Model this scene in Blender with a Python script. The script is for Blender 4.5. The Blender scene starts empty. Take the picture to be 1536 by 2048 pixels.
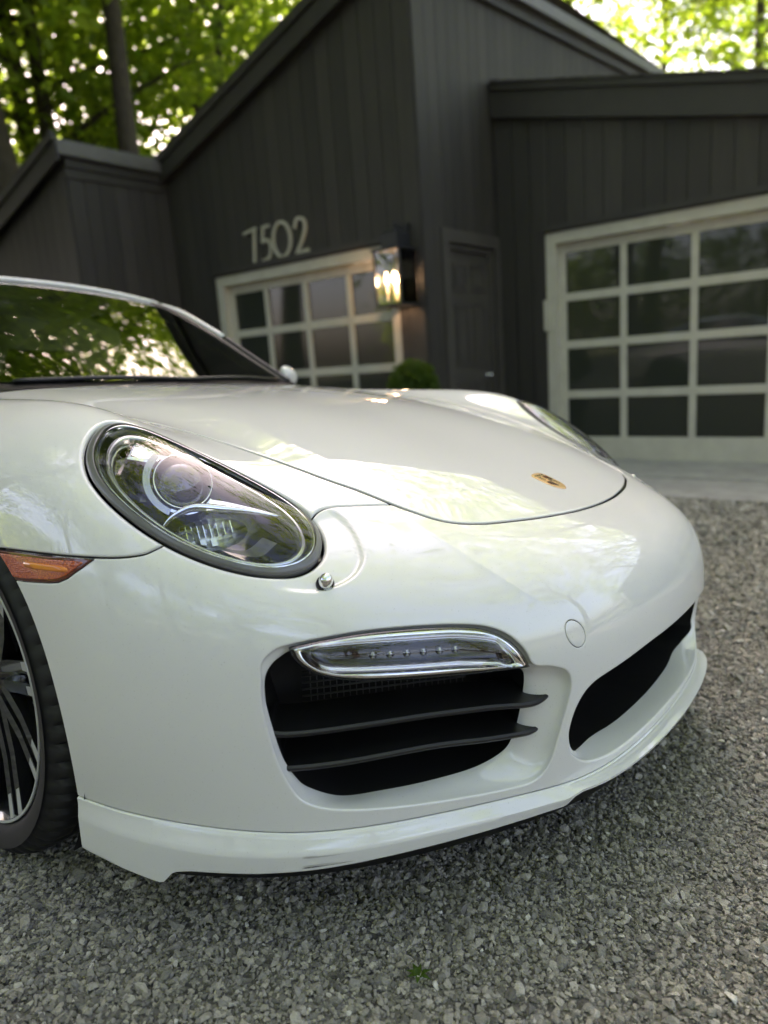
import bpy, bmesh, math, random
import numpy as np
from mathutils import Matrix, Vector
rad = math.radians
sc = bpy.context.scene
COL = sc.collection

# ------------------------------------------------------------------ camera, sky, sun, exposure
# world Z is the true vertical (house walls); the driveway, and the car on it, slope down towards the garages
CAR_ROT = Matrix(((0.9983, 0.0073, 0.0585), (-0.0071, 1.0, -0.0037), (-0.0585, 0.0033, 0.9983))).to_quaternion().to_matrix()
CAM_IN_CAR = Vector((-1.387, -0.411, 0.825))
CAM = CAR_ROT @ CAM_IN_CAR
YAW, PITCH, ROLL, FPX = rad(52.26), rad(11.83), rad(-4.15), 1420.0
cd = bpy.data.cameras.new('camera'); cam = bpy.data.objects.new('camera', cd); COL.objects.link(cam); sc.camera = cam
_f = Vector((math.sin(YAW)*math.cos(PITCH), math.cos(YAW)*math.cos(PITCH), -math.sin(PITCH)))
_r0 = Vector((math.cos(YAW), -math.sin(YAW), 0)); _u0 = _r0.cross(_f)
_r = _r0*math.cos(ROLL)+_u0*math.sin(ROLL); _u = -_r0*math.sin(ROLL)+_u0*math.cos(ROLL)
cam.matrix_world = Matrix(((_r.x, _u.x, -_f.x, CAM.x), (_r.y, _u.y, -_f.y, CAM.y), (_r.z, _u.z, -_f.z, CAM.z), (0, 0, 0, 1)))
cd.sensor_fit = 'VERTICAL'; cd.sensor_height = 36; cd.lens = 36*FPX/2048
cd.clip_start = 0.02; cd.clip_end = 2000
cd.dof.use_dof = True; cd.dof.focus_distance = 1.18; cd.dof.aperture_fstop = 2.4

SUN_AZ, SUN_EL = rad(33), rad(46)          # azimuth from +Y towards +X
w = bpy.data.worlds.new('World'); sc.world = w; w.use_nodes = True
nt = w.node_tree; bg = nt.nodes['Background']
sky = nt.nodes.new('ShaderNodeTexSky'); sky.sky_type = 'NISHITA'; sky.sun_disc = False
sky.sun_elevation = SUN_EL; sky.sun_rotation = SUN_AZ; sky.air_density = 1.0; sky.dust_density = 5.0; sky.ozone_density = 0.7
nt.links.new(sky.outputs[0], bg.inputs[0]); bg.inputs[1].default_value = 0.15
ld = bpy.data.lights.new('sun', 'SUN'); ld.energy = 5.0; ld.angle = rad(0.53); ld.color = (1.0, .94, .84)
so = bpy.data.objects.new('sun', ld); COL.objects.link(so)
sv = Vector((math.sin(SUN_AZ)*math.cos(SUN_EL), math.cos(SUN_AZ)*math.cos(SUN_EL), math.sin(SUN_EL)))
so.rotation_euler = sv.to_track_quat('Z', 'Y').to_euler(); so.location = sv*60
sc.view_settings.view_transform = 'Standard'; sc.view_settings.look = 'None'; sc.view_settings.gamma = 1
sc.view_settings.exposure = 2.38; sc.view_settings.use_curve_mapping = False
sc.view_settings.use_white_balance = True; sc.view_settings.white_balance_temperature = 6950; sc.view_settings.white_balance_tint = 26   # shade setting of the phone
sc.cycles.use_denoising = True; sc.cycles.adaptive_threshold = .015; sc.cycles.max_bounces = 9; sc.cycles.transparent_max_bounces = 16
sc.cycles.diffuse_bounces = 4; sc.cycles.glossy_bounces = 5; sc.cycles.sample_clamp_indirect = 6
sc.cycles.caustics_reflective = False; sc.cycles.caustics_refractive = False

# ------------------------------------------------------------------ helpers
def link(o, parent=None):
    COL.objects.link(o)
    if parent: o.parent = parent
    return o
def tag(o, label=None, cat=None, group=None, kind=None):
    if label: o['label'] = label
    if cat: o['category'] = cat
    if group: o['group'] = group
    if kind: o['kind'] = kind
    return o
def empty(name, parent=None, loc=(0, 0, 0)):
    o = bpy.data.objects.new(name, None); o.empty_display_size = .1; o.location = loc
    return link(o, parent)
def mesh(name, V, F, mat, parent=None, smooth=True):
    me = bpy.data.meshes.new(name)
    V = np.asarray(V, np.float32)
    if isinstance(F, np.ndarray) and F.ndim == 2:
        k = F.shape[1]; n = len(F)
        me.vertices.add(len(V)); me.vertices.foreach_set('co', V.ravel())
        me.loops.add(n*k); me.loops.foreach_set('vertex_index', np.ascontiguousarray(F, np.int32).ravel())
        me.polygons.add(n); me.polygons.foreach_set('loop_start', np.arange(0, n*k, k, dtype=np.int32))
        me.update(calc_edges=True)
    else:
        me.from_pydata(V.tolist(), [], [list(map(int, f)) for f in F])
    if smooth is True: me.shade_smooth()
    elif smooth: me.shade_smooth(); me.set_sharp_from_angle(angle=rad(smooth))
    for m in (mat if isinstance(mat, (list, tuple)) else [mat]): me.materials.append(m)
    o = bpy.data.objects.new(name, me)
    return link(o, parent)
class MB:
    "collects shapes into one mesh"
    def __init__(s): s.v = []; s.f = []; s.n = 0
    def add(s, V, F):
        s.v.append(np.asarray(V, float)); s.f += [tuple(int(i)+s.n for i in f) for f in F]; s.n += len(V); return s
    def box(s, a, b, bev=0):
        x0, y0, z0 = a; x1, y1, z1 = b
        V = [(x0,y0,z0),(x1,y0,z0),(x1,y1,z0),(x0,y1,z0),(x0,y0,z1),(x1,y0,z1),(x1,y1,z1),(x0,y1,z1)]
        return s.add(V, [(0,3,2,1),(4,5,6,7),(0,1,5,4),(1,2,6,5),(2,3,7,6),(3,0,4,7)])
    def tube(s, P, r, n=10, closed=False, ry=None):
        V, F = sweep(P, r, n, closed, ry); return s.add(V, F)
    def lathe(s, prof, o, ax, n=48, up=None):
        V, F = lathe(prof, o, ax, n, up); return s.add(V, F)
    def build(s, name, mat, parent=None, smooth=True):
        return mesh(name, np.concatenate(s.v), s.f, mat, parent, smooth)
def unit(v):
    v = np.asarray(v, float); return v/np.linalg.norm(v)
def frame(ax, up=None):
    ax = unit(ax); up = np.array((0, 0, 1.)) if up is None else np.asarray(up, float)
    if abs(ax@unit(up)) > .98: up = np.array((0, 1., 0))
    e1 = unit(np.cross(up, ax)); e2 = np.cross(ax, e1); return e1, e2, ax
def lathe(prof, o, ax, n=48, up=None):
    e1, e2, a = frame(ax, up); t = np.linspace(0, 2*np.pi, n, endpoint=False); V = []
    for r, h in prof:
        V.append(np.asarray(o)+a*h+np.outer(np.cos(t), e1)*r+np.outer(np.sin(t), e2)*r)
    V = np.concatenate(V); F = []
    for i in range(len(prof)-1):
        for j in range(n):
            k = (j+1) % n; F.append((i*n+j, i*n+k, (i+1)*n+k, (i+1)*n+j))
    return V, F
def sweep(P, r, n=10, closed=False, ry=None):
    P = np.asarray(P, float); m = len(P); rr = np.broadcast_to(r, (m,)); ry = rr if ry is None else np.broadcast_to(ry, (m,))
    T = np.gradient(P, axis=0) if not closed else np.roll(P, -1, 0)-np.roll(P, 1, 0)
    T /= np.linalg.norm(T, axis=1, keepdims=True); up = np.array((0, 0, 1.)); V = []
    a = np.linspace(0, 2*np.pi, n, endpoint=False)
    for i in range(m):
        u = up if abs(T[i]@up) < .97 else np.array((0, 1., 0)); e1 = unit(np.cross(u, T[i])); e2 = np.cross(T[i], e1)
        V.append(P[i]+np.outer(np.cos(a), e1)*rr[i]+np.outer(np.sin(a), e2)*ry[i])
    V = np.concatenate(V); F = []
    for i in range(m if closed else m-1):
        for j in range(n):
            k = (j+1) % n; q = (i+1) % m; F.append((i*n+j, i*n+k, q*n+k, q*n+j))
    if not closed: F += [tuple(range(n))[::-1], tuple(range((m-1)*n, m*n))]
    return V, F
def orient(V, F, out):
    "turn faces so that they look towards out"
    V = np.asarray(V, float); Q = np.array([f[:3] for f in F]); n = np.cross(V[Q[:, 1]]-V[Q[:, 0]], V[Q[:, 2]]-V[Q[:, 0]]).sum(0)
    return F if n@np.asarray(out, float) > 0 else (F[:, ::-1] if isinstance(F, np.ndarray) else [tuple(f)[::-1] for f in F])
def grid_faces(a, b, wrap=False):
    I = np.arange(a*b).reshape(a, b)
    if wrap: I = np.concatenate([I, I[:, :1]], 1)
    return np.stack([I[:-1, :-1], I[1:, :-1], I[1:, 1:], I[:-1, 1:]], -1).reshape(-1, 4)
def catmull(P, n, closed=False):
    "smooth curve through P, n samples evenly spaced along it"
    P = np.asarray(P, float)
    Q = np.concatenate([P[-1:], P, P[:2]]) if closed else np.concatenate([2*P[:1]-P[1:2], P, 2*P[-1:]-P[-2:-1]])
    out = []
    for i in range(len(Q)-3):
        t = np.linspace(0, 1, 14, endpoint=False)[:, None]; a, b, c, d = Q[i:i+4]
        out.append(.5*((2*b)+(c-a)*t+(2*a-5*b+4*c-d)*t**2+(3*b-a-3*c+d)*t**3))
    if not closed: out.append(P[-1:])
    else: out.append(out[0][:1])
    C = np.concatenate(out); L = np.r_[0, np.cumsum(np.linalg.norm(np.diff(C, axis=0), axis=1))]
    s = np.linspace(0, L[-1], n, endpoint=not closed)
    return np.stack([np.interp(s, L, C[:, k]) for k in range(C.shape[1])], 1)
def sstep(a, b, x):
    t = np.clip((x-a)/(b-a), 0, 1); return t*t*(3-2*t)

# ------------------------------------------------------------------ materials
def mat(name, col=(.5, .5, .5), rough=.5, metal=0, coat=0, coat_rough=.03, spec=.5, **k):
    m = bpy.data.materials.new(name); m.use_nodes = True; b = m.node_tree.nodes['Principled BSDF']
    b.inputs['Base Color'].default_value = (*col, 1); b.inputs['Roughness'].default_value = rough
    b.inputs['Metallic'].default_value = metal; b.inputs['Coat Weight'].default_value = coat
    b.inputs['Coat Roughness'].default_value = coat_rough; b.inputs['Specular IOR Level'].default_value = spec
    for kk, v in k.items(): b.inputs[kk.replace('_', ' ')].default_value = v
    return m
def nd(m, t, **k):
    n = m.node_tree.nodes.new(t)
    for a, v in k.items():
        if a in n.inputs: n.inputs[a].default_value = v
        else: setattr(n, a, v)
    return n
def lk(m, a, b): m.node_tree.links.new(a, b)
def bsdf(m): return m.node_tree.nodes['Principled BSDF']
def vary(m, c1, c2, scale=8, detail=5, lo=.3, hi=.7, bump=0, bscale=None, stretch=None, rough=None):
    "noise between two colours, optional fine relief and gloss change"
    tc = nd(m, 'ShaderNodeTexCoord'); mp = nd(m, 'ShaderNodeMapping')
    if stretch: mp.inputs['Scale'].default_value = stretch
    lk(m, tc.outputs['Object'], mp.inputs[0])
    n = nd(m, 'ShaderNodeTexNoise', Scale=scale, Detail=detail, Roughness=.6); lk(m, mp.outputs[0], n.inputs['Vector'])
    r = nd(m, 'ShaderNodeValToRGB'); r.color_ramp.elements[0].position = lo; r.color_ramp.elements[1].position = hi
    r.color_ramp.elements[0].color = (*c1, 1); r.color_ramp.elements[1].color = (*c2, 1)
    lk(m, n.outputs[0], r.inputs[0]); lk(m, r.outputs[0], bsdf(m).inputs['Base Color'])
    if rough:
        mr = nd(m, 'ShaderNodeMapRange'); mr.inputs['To Min'].default_value = rough[0]; mr.inputs['To Max'].default_value = rough[1]
        lk(m, n.outputs[0], mr.inputs[0]); lk(m, mr.outputs[0], bsdf(m).inputs['Roughness'])
    if bump:
        n2 = nd(m, 'ShaderNodeTexNoise', Scale=bscale or scale*4, Detail=4); lk(m, mp.outputs[0], n2.inputs['Vector'])
        bp = nd(m, 'ShaderNodeBump', Strength=bump, Distance=.01); lk(m, n2.outputs[0], bp.inputs['Height']); lk(m, bp.outputs[0], bsdf(m).inputs['Normal'])
    return m
def clear_glass(name, tint=(1, 1, 1), refl=1.0, ior=1.5, base_mix=0.0):
    "thin pane: see-through with mirror reflections that grow towards grazing"
    m = bpy.data.materials.new(name); m.use_nodes = True; t = m.node_tree; t.nodes.clear()
    o = t.nodes.new('ShaderNodeOutputMaterial'); mx = t.nodes.new('ShaderNodeMixShader'); tr = t.nodes.new('ShaderNodeBsdfTransparent')
    gl = t.nodes.new('ShaderNodeBsdfGlossy'); fr = t.nodes.new('ShaderNodeFresnel'); ma = t.nodes.new('ShaderNodeMath')
    tr.inputs[0].default_value = (*tint, 1); gl.inputs['Roughness'].default_value = 0.01; fr.inputs[0].default_value = ior
    ma.operation = 'MULTIPLY_ADD'; ma.inputs[1].default_value = refl; ma.inputs[2].default_value = base_mix; ma.use_clamp = True
    t.links.new(fr.outputs[0], ma.inputs[0]); t.links.new(ma.outputs[0], mx.inputs[0])
    t.links.new(tr.outputs[0], mx.inputs[1]); t.links.new(gl.outputs[0], mx.inputs[2]); t.links.new(mx.outputs[0], o.inputs[0])
    return m
M = {}
M['paint'] = mat('white_paint', (.69, .685, .665), .6, coat=1, coat_rough=.0, spec=.0, Coat_IOR=1.75)
def _paint():
    m = M['paint']; tc = nd(m, 'ShaderNodeTexCoord')
    # road film and small specks
    v = nd(m, 'ShaderNodeTexNoise', Scale=420, Detail=2); lk(m, tc.outputs['Object'], v.inputs['Vector'])
    r = nd(m, 'ShaderNodeValToRGB'); r.color_ramp.elements[0].position = .26; r.color_ramp.elements[1].position = .33
    r.color_ramp.elements[0].color = (.56, .55, .51, 1); r.color_ramp.elements[1].color = (.69, .685, .665, 1)
    lk(m, v.outputs[0], r.inputs[0]); lk(m, r.outputs[0], bsdf(m).inputs['Base Color'])
_paint()
M['gapblack'] = mat('gap_black', (.012, .012, .012), .6)
M['plastic'] = vary(mat('black_plastic', (.012, .012, .013), .42), (.0045, .0045, .005), (.008, .008, .0085), 60, rough=(.36, .5))
M['cavity'] = mat('dark_cavity', (.004, .004, .0045), .7)
M['gloss_black'] = mat('gloss_black', (.006, .006, .007), .08, coat=.6)
M['chrome'] = mat('chrome', (.86, .86, .87), .06, metal=1)
M['satin'] = mat('satin_chrome', (.62, .62, .62), .22, metal=1)
M['dark_chrome'] = mat('dark_chrome', (.42, .42, .43), .10, metal=1)
M['bezel'] = mat('headlight_bezel', (.13, .128, .124), .30, coat=.5, coat_rough=.08)
M['lens'] = clear_glass('headlight_lens', (.97, .98, .98), 1.0, 1.5, .015)
M['bulb'] = mat('lamp_glass', (.015, .016, .018), .03, coat=1, spec=.9)
M['amber'] = mat('amber_lens', (.42, .055, .006), .14, coat=1)
def _amber():
    m = M['amber']; tc = nd(m, 'ShaderNodeTexCoord'); v = nd(m, 'ShaderNodeTexVoronoi', Scale=420); lk(m, tc.outputs['Object'], v.inputs['Vector'])
    r = nd(m, 'ShaderNodeValToRGB'); r.color_ramp.elements[0].color = (.78, .15, .010, 1); r.color_ramp.elements[1].color = (.30, .032, .005, 1); r.color_ramp.elements[1].position = .75
    lk(m, v.outputs['Distance'], r.inputs[0]); lk(m, r.outputs[0], bsdf(m).inputs['Base Color'])
    b = nd(m, 'ShaderNodeBump', Strength=.5, Distance=.002); lk(m, v.outputs['Distance'], b.inputs['Height']); lk(m, b.outputs[0], bsdf(m).inputs['Normal'])
_amber()
M['amber_edge'] = mat('amber_edge', (.10, .012, .004), .15, coat=1)
M['amber_bar'] = mat('amber_bar', (.72, .20, .02), .2, coat=1)
M['tyre'] = vary(mat('tyre_rubber', (.018, .018, .018), .8), (.0055, .0055, .0055), (.010, .0098, .0095), 25, rough=(.55, .75))
M['rimblack'] = mat('rim_black', (.010, .010, .011), .15, coat=.8)
M['machined'] = mat('machined_alloy', (.46, .46, .45), .32, metal=.0, coat=.4)
M['disc'] = mat('brake_disc', (.30, .30, .31), .35, metal=1)
M['ws'] = clear_glass('windscreen_glass', (.55, .62, .58), 1.7, 1.55, .03)
M['tint'] = clear_glass('tinted_glass', (.10, .11, .11), 1.2, 1.55, .02)
M['interior'] = mat('interior_black', (.010, .010, .010), .6)
M['gold'] = mat('crest_gold', (.86, .56, .32), .3, metal=.85)
M['red'] = mat('crest_red', (.20, .02, .02), .3, coat=1)
M['black'] = mat('crest_black', (.01, .01, .01), .3, coat=1)
M['led'] = mat('led_dot', (.75, .75, .78), .1, metal=1)

# ------------------------------------------------------------------ the car's front surface: one smooth sheet S(u, v)
# columns centre -> wheel arch, rows bumper edge -> cowl (metres; X across, Y back from the nose, Z up)
T = [
[(0,-.04,.2),(0,-.05,.33),(0,-.05,.45),(0,-.012,.525),(0,.05,.566),(0,.118,.590),(0,.33,.68),(0,.60,.765),(0,.80,.81),(0,1.0,.84),(0,1.25,.868),(0,1.5,.888)],
[(.2,-.03,.2),(.2,-.038,.33),(.2,-.036,.45),(.2,.003,.525),(.2,.063,.567),(.2,.137,.596),(.205,.34,.684),(.21,.60,.767),(.22,.80,.811),(.23,1.0,.84),(.24,1.25,.867),(.25,1.5,.886)],
[(.35,.003,.2),(.35,-.003,.33),(.35,-.006,.45),(.35,.035,.528),(.35,.10,.572),(.35,.20,.608),(.375,.37,.690),(.40,.60,.760),(.42,.80,.804),(.44,1.0,.835),(.46,1.25,.86),(.475,1.5,.882)],
[(.46,.067,.2),(.463,.062,.33),(.465,.057,.45),(.465,.10,.53),(.463,.17,.58),(.461,.29,.638),(.505,.43,.692),(.535,.62,.75),(.56,.80,.785),(.59,1.0,.815),(.62,1.25,.845),(.645,1.5,.87)],
[(.60,.165,.2),(.607,.16,.33),(.61,.158,.45),(.605,.19,.53),(.60,.25,.585),(.585,.345,.634),(.60,.48,.70),(.635,.655,.775),(.64,.81,.812),(.65,1.0,.832),(.67,1.25,.847),(.69,1.5,.865)],
[(.715,.27,.2),(.728,.268,.33),(.735,.27,.45),(.728,.287,.52),(.715,.305,.56),(.705,.335,.595),(.705,.47,.692),(.718,.655,.806),(.715,.82,.836),(.712,1.0,.845),(.72,1.25,.85),(.735,1.5,.862)],
[(.80,.41,.206),(.818,.408,.33),(.828,.41,.45),(.827,.42,.52),(.82,.435,.575),(.806,.455,.63),(.812,.56,.71),(.80,.70,.782),(.80,.84,.803),(.80,1.0,.81),(.805,1.25,.812),(.815,1.5,.81)],
[(.848,.52,.214),(.866,.515,.33),(.876,.518,.45),(.876,.53,.52),(.872,.545,.57),(.866,.57,.615),(.868,.645,.67),(.867,.74,.72),(.867,.85,.748),(.868,1.0,.757),(.87,1.25,.755),(.875,1.5,.75)],
[(.874,.613,.222),(.888,.600,.33),(.894,.62,.45),(.896,.655,.525),(.897,.69,.57),(.898,.735,.61),(.90,.80,.652),(.902,.87,.68),(.903,.92,.69),(.904,1.0,.69),(.904,1.12,.66),(.904,1.25,.56)]]
_F = np.array(T, float); _full = np.concatenate([_F[:0:-1]*[-1, 1, 1], _F], 0)
def _chord(A, ax):
    d = np.linalg.norm(np.diff(A, axis=ax), axis=-1).mean(axis=1-ax); return np.r_[0, np.cumsum(np.sqrt(d)*d.mean()**.5)]
UK = _chord(_full, 0); UK -= UK[8]; VK = _chord(_full, 1)
def _QR(k):
    n = len(k); h = np.diff(k); Q = np.zeros((n, n-2)); R = np.zeros((n-2, n-2))
    for j in range(n-2):
        Q[j, j] = 1/h[j]; Q[j+1, j] = -1/h[j]-1/h[j+1]; Q[j+2, j] = 1/h[j+1]; R[j, j] = (h[j]+h[j+1])/3
        if j < n-3: R[j, j+1] = R[j+1, j] = h[j+1]/6
    return Q, R
_GC = {}
def basis(k, t, d=0):
    n = len(k); key = k.tobytes()
    if key not in _GC:
        Q, R = _QR(k); _GC[key] = np.zeros((n, n)); _GC[key][1:-1] = np.linalg.solve(R, Q.T)
    G = _GC[key]
    t = np.asarray(t, float); i = np.clip(np.searchsorted(k, t)-1, 0, n-2); h = (k[i+1]-k[i])[:, None]; I = np.eye(n)
    tc = np.clip(t, k[0], k[-1]); a = (k[i+1]-tc)[:, None]/h; b = (tc-k[i])[:, None]/h
    D = (I[i+1]-I[i])/h+((3*b**2-1)*G[i+1]-(3*a**2-1)*G[i])*h/6
    if d: return D
    return a*I[i]+b*I[i+1]+((a**3-a)*G[i]+(b**3-b)*G[i+1])*h**2/6+D*(t-tc)[:, None]
def _fair(k, order):
    n = len(k); D = np.eye(n)
    for o in range(1, order+1): D = (D[1:]-D[:-1])/(k[o:]-k[:-o])[:, None]*o
    return D.T@D*(k[-1]-k[0])/len(k)
_n1, _n2 = len(UK), len(VK); _W = np.ones((_n1, _n2)); _W[[0, -1]] = 4; _W[:, 0] = 4; _I1, _I2 = np.eye(_n1), np.eye(_n2)
_A = np.diag(_W.ravel())+2e-6*(np.kron(_fair(UK, 3), _I2)+np.kron(_I1, _fair(VK, 3)))+3e-6*(np.kron(_fair(UK, 2), _I2)+np.kron(_I1, _fair(VK, 2))) \
    + 2e-6*np.kron(_fair(UK, 2), _fair(VK, 1))+2e-6*np.kron(_fair(UK, 1), _fair(VK, 2))
PN = np.linalg.solve(_A, (_W[..., None]*_full).reshape(-1, 3)).reshape(_n1, _n2, 3)
def S(uv, d=None):
    uv = np.atleast_2d(uv)
    return np.einsum('na,nc,acd->nd', basis(UK, uv[:, 0], d == 'u'), basis(VK, uv[:, 1], d == 'v'), PN, optimize=True)
def N(uv):
    n = np.cross(S(uv, 'u'), S(uv, 'v')); return n/np.linalg.norm(n, axis=1, keepdims=True)
def on(uv, h=0.0):
    "points on the sheet, h metres proud of it"
    uv = np.atleast_2d(np.asarray(uv, float)); return S(uv)+N(uv)*np.broadcast_to(np.asarray(h, float), (len(uv),))[:, None]
UMAX, VMAX = UK[-1], VK[-1]

# ---- feature lines on the sheet (|u|, v)
HOOD = catmull([(0,.574),(.08,.5745),(.17,.5755),(.265,.571),(.34,.561),(.39,.5575),(.42,.567),(.437,.59),(.448,.617),(.457,.675),(.4665,.717),(.474,.80),(.4806,.855),(.49,.95),(.505,1.1),(.53,1.3),(.55,1.5),(.552,1.62)], 260)
_k = int(np.argmin(np.linalg.norm(HOOD-(.448,.617), axis=1)))
SEAM = np.concatenate([catmull([(1.16,.588),(1.1249,.5849),(.9634,.5612),(.9008,.5646),(.8685,.5847),(.84,.612)], 70),
                       catmull([(.63,.60),(.6003,.6162),(.578,.624),(.5541,.625),(.5056,.6180),(.464,.6175),HOOD[_k]], 50)])
HL = catmull([(.8775,.8155),(.8443,.858),(.7933,.8914),(.7272,.905),(.6695,.8685),(.6311,.8093),(.612,.7411),(.6035,.6749),(.6060,.6162),(.6233,.567),(.6394,.5395),(.6636,.5101),(.691,.4959),(.7186,.4987),(.7587,.5187),(.7936,.5437),(.8274,.5695),(.8575,.6063),(.8778,.6473),(.8889,.6984),(.8919,.7497),(.8846,.7966)], 160, True)
HL = np.stack([np.convolve(np.r_[HL[-6:, k], HL[:, k], HL[:6, k]], np.ones(13)/13, 'valid') for k in (0, 1)], 1)
MARK = np.array([(1.20,.586),(1.1249,.578),(1.04,.565),(.9634,.5550),(.985,.53),(1.0171,.4936),(1.038,.478),(1.0607,.4723),(1.1208,.4636),(1.20,.462)])
REC = catmull([(.7648,.262),(.7672,.215),(.7632,.161),(.757,.112),(.7465,.0735),(.7325,.0495),(.7011,.0345),(.6468,.0262),(.5727,.0194),(.4895,.0150),(.4420,.0190),(.4150,.042),(.4000,.090),(.3850,.145),(.3800,.1788),(.3890,.2042),(.4179,.2190),(.4500,.2290),(.4610,.258),(.4800,.2905),(.5030,.3110),(.5320,.3225),(.5779,.3315),(.6475,.3375),(.6991,.3330),(.7335,.3250),(.7490,.3150),(.7620,.2930)], 170, True)
CEN = np.array([(-.2,.0135),(0,.0135),(.1424,.0138),(.250,.0148),(.318,.0235),(.358,.043),(.3740,.066),(.3742,.0998),(.3610,.1359),(.3340,.1625),(.2856,.1752),(.1582,.1877),(.08,.1900),(0,.191),(-.2,.191)])
CEN = np.concatenate([CEN[:1], catmull(CEN[1:-1], 120), CEN[-1:]])
POD = catmull([(.5561,.6278),(.5648,.5768),(.5864,.5196),(.6023,.4858),(.631,.4529),(.6621,.4383),(.691,.4373),(.7346,.4604)], 60)
CREASE = catmull([(.4639,.5981),(.4702,.5266),(.4634,.4641),(.4456,.4054),(.4197,.3588),(.3957,.3295)], 60)
TOW = np.array([(.3618+.0205*math.cos(a)+.004*math.sin(a), .2695+.0278*math.sin(a)) for a in np.linspace(0, 2*np.pi, 60, endpoint=False)])

def inside(p, poly):
    x, y = p[:, 0], p[:, 1]; r = np.zeros(len(p), bool); q = np.roll(poly, -1, 0)
    for (x0, y0), (x1, y1) in zip(poly, q):
        if y0 == y1: continue
        c = ((y0 > y) != (y1 > y)); r ^= c & (x < (x1-x0)*(y-y0)/(y1-y0)+x0)
    return r
def dist(p, line, closed=False, far=.06):
    "metric distance from sheet points (|u|,v) to a line on the sheet"
    L = np.concatenate([line, line[:1]]) if closed else line
    lo, hi = L.min(0)-far, L.max(0)+far
    sel = np.where(((p >= lo) & (p <= hi)).all(1))[0]; d = np.full(len(p), .2)
    if not len(sel): return d
    L3 = S(L); A = L3[:-1]; B = L3[1:]-A; bb = (B*B).sum(1)+1e-12
    for k in range(0, len(sel), 4000):
        q = S(p[sel[k:k+4000]]); t = np.clip((q@B.T-(A*B).sum(1))/bb, 0, 1)
        D2 = (q*q).sum(1)[:, None]-2*(q@A.T)+(A*A).sum(1)-2*t*(q@B.T-(A*B).sum(1))+t*t*bb
        d[sel[k:k+4000]] = np.sqrt(np.maximum(D2, 0).min(1))
    return d
class Region:
    "signed distance: positive inside"
    def __init__(s, poly, edge, closed): s.poly, s.edge, s.closed = np.asarray(poly), np.asarray(edge), closed
    def __call__(s, p): return np.where(inside(p, s.poly), 1, -1)*dist(p, s.edge, s.closed)
R_HOOD = Region(np.concatenate([HOOD, [(-.2, 1.62), (-.2, .574)]]), HOOD, False)
R_BUMP = Region(np.concatenate([[(-.2, -.1), (1.3, -.1), (1.3, .588)], SEAM, HOOD[_k::-1], [(-.2, .574)]]), np.concatenate([SEAM, HOOD[_k::-1]]), False)
R_FEND = Region(np.concatenate([SEAM, HOOD[_k:], [(1.3, 1.7), (1.3, .588)]]), np.concatenate([SEAM, HOOD[_k:]]), False)
R_HL = Region(HL, HL, True)
R_MARK = Region(np.concatenate([MARK]), MARK, False)
R_REC = Region(REC, REC, True)
R_CEN = Region(CEN, CEN, False)
R_TOW = Region(TOW, TOW, True)
R_POD = Region(np.concatenate([POD, [(.80,.60),(.70,.80),(.60,.70)]]), POD, False)
def relief(p):
    "small forms of the skin: the dish round the headlamp and the pressed edge running off the bonnet corner"
    h = np.zeros(len(p))
    d = R_POD(p); h -= .0060*sstep(0, .009, d)*sstep(.74, .69, p[:, 0])*(1-sstep(.60, .63, p[:, 1]))
    dc = dist(p, CREASE); t = p[:, 1]; h += .0017*np.exp(-dc/.011)*sstep(.325, .38, t)*(1-sstep(.55, .60, t))
    return h

def clip(uv, tri, fun, split=False):
    f = fun(uv); f = np.where(np.abs(f) < 1e-6, 1e-6, f); s = f > 0; c = s[tri].sum(1)
    keep = [tri[c == 3]]
    if split: keep.append(tri[c == 0])
    mix = tri[(c == 1) | (c == 2)]
    if len(mix):
        sm = s[mix]; lone_pos = sm.sum(1) == 1
        k = np.where(lone_pos, sm.argmax(1), (~sm).argmax(1)); i = np.arange(len(mix))
        a, b, d = mix[i, k], mix[i, (k+1) % 3], mix[i, (k+2) % 3]
        E = np.concatenate([np.sort(np.stack([a, b], 1), 1), np.sort(np.stack([a, d], 1), 1)])
        U, inv = np.unique(E, axis=0, return_inverse=True); inv = inv.ravel()
        t = (f[U[:, 0]]/(f[U[:, 0]]-f[U[:, 1]]))[:, None]; t0 = np.zeros_like(t); t1 = np.ones_like(t); f0 = f[U[:, 0]]; f1 = f[U[:, 1]]
        for _ in range(2):
            fm = fun(uv[U[:, 0]]*(1-t)+uv[U[:, 1]]*t); same = np.sign(fm) == np.sign(f0)
            t0 = np.where(same[:, None], t, t0); f0 = np.where(same, fm, f0); t1 = np.where(same[:, None], t1, t); f1 = np.where(same, f1, fm)
            den = np.where(np.abs(f0-f1) < 1e-12, 1, f0-f1); t = t0+(t1-t0)*np.clip(f0/den, .02, .98)[:, None]
        new = uv[U[:, 0]]*(1-t)+uv[U[:, 1]]*t; n0 = len(uv); uv = np.concatenate([uv, new]); m = len(mix)
        ab, ad = n0+inv[:m], n0+inv[m:]
        pos = lone_pos | split; neg = (~lone_pos) | split
        keep.append(np.stack([a, ab, ad], 1)[pos])
        keep += [np.stack([ab, b, d], 1)[neg], np.stack([ab, d, ad], 1)[neg]]
    tri = np.concatenate(keep); used, inv = np.unique(tri, return_inverse=True)
    return uv[used], inv.reshape(-1, 3)
_us = np.linspace(0, UMAX, 250); _vs = np.r_[np.linspace(0, .70, 175, endpoint=False), np.linspace(.70, .95, 50, endpoint=False), np.linspace(.95, VMAX, 70)]
_GU, _GV = np.meshgrid(_us, _vs, indexing='ij'); GRID = np.stack([_GU.ravel(), _GV.ravel()], 1)
_q = grid_faces(len(_us), len(_vs)); GTRI = np.concatenate([_q[:, [0, 1, 2]], _q[:, [0, 2, 3]]])

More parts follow.
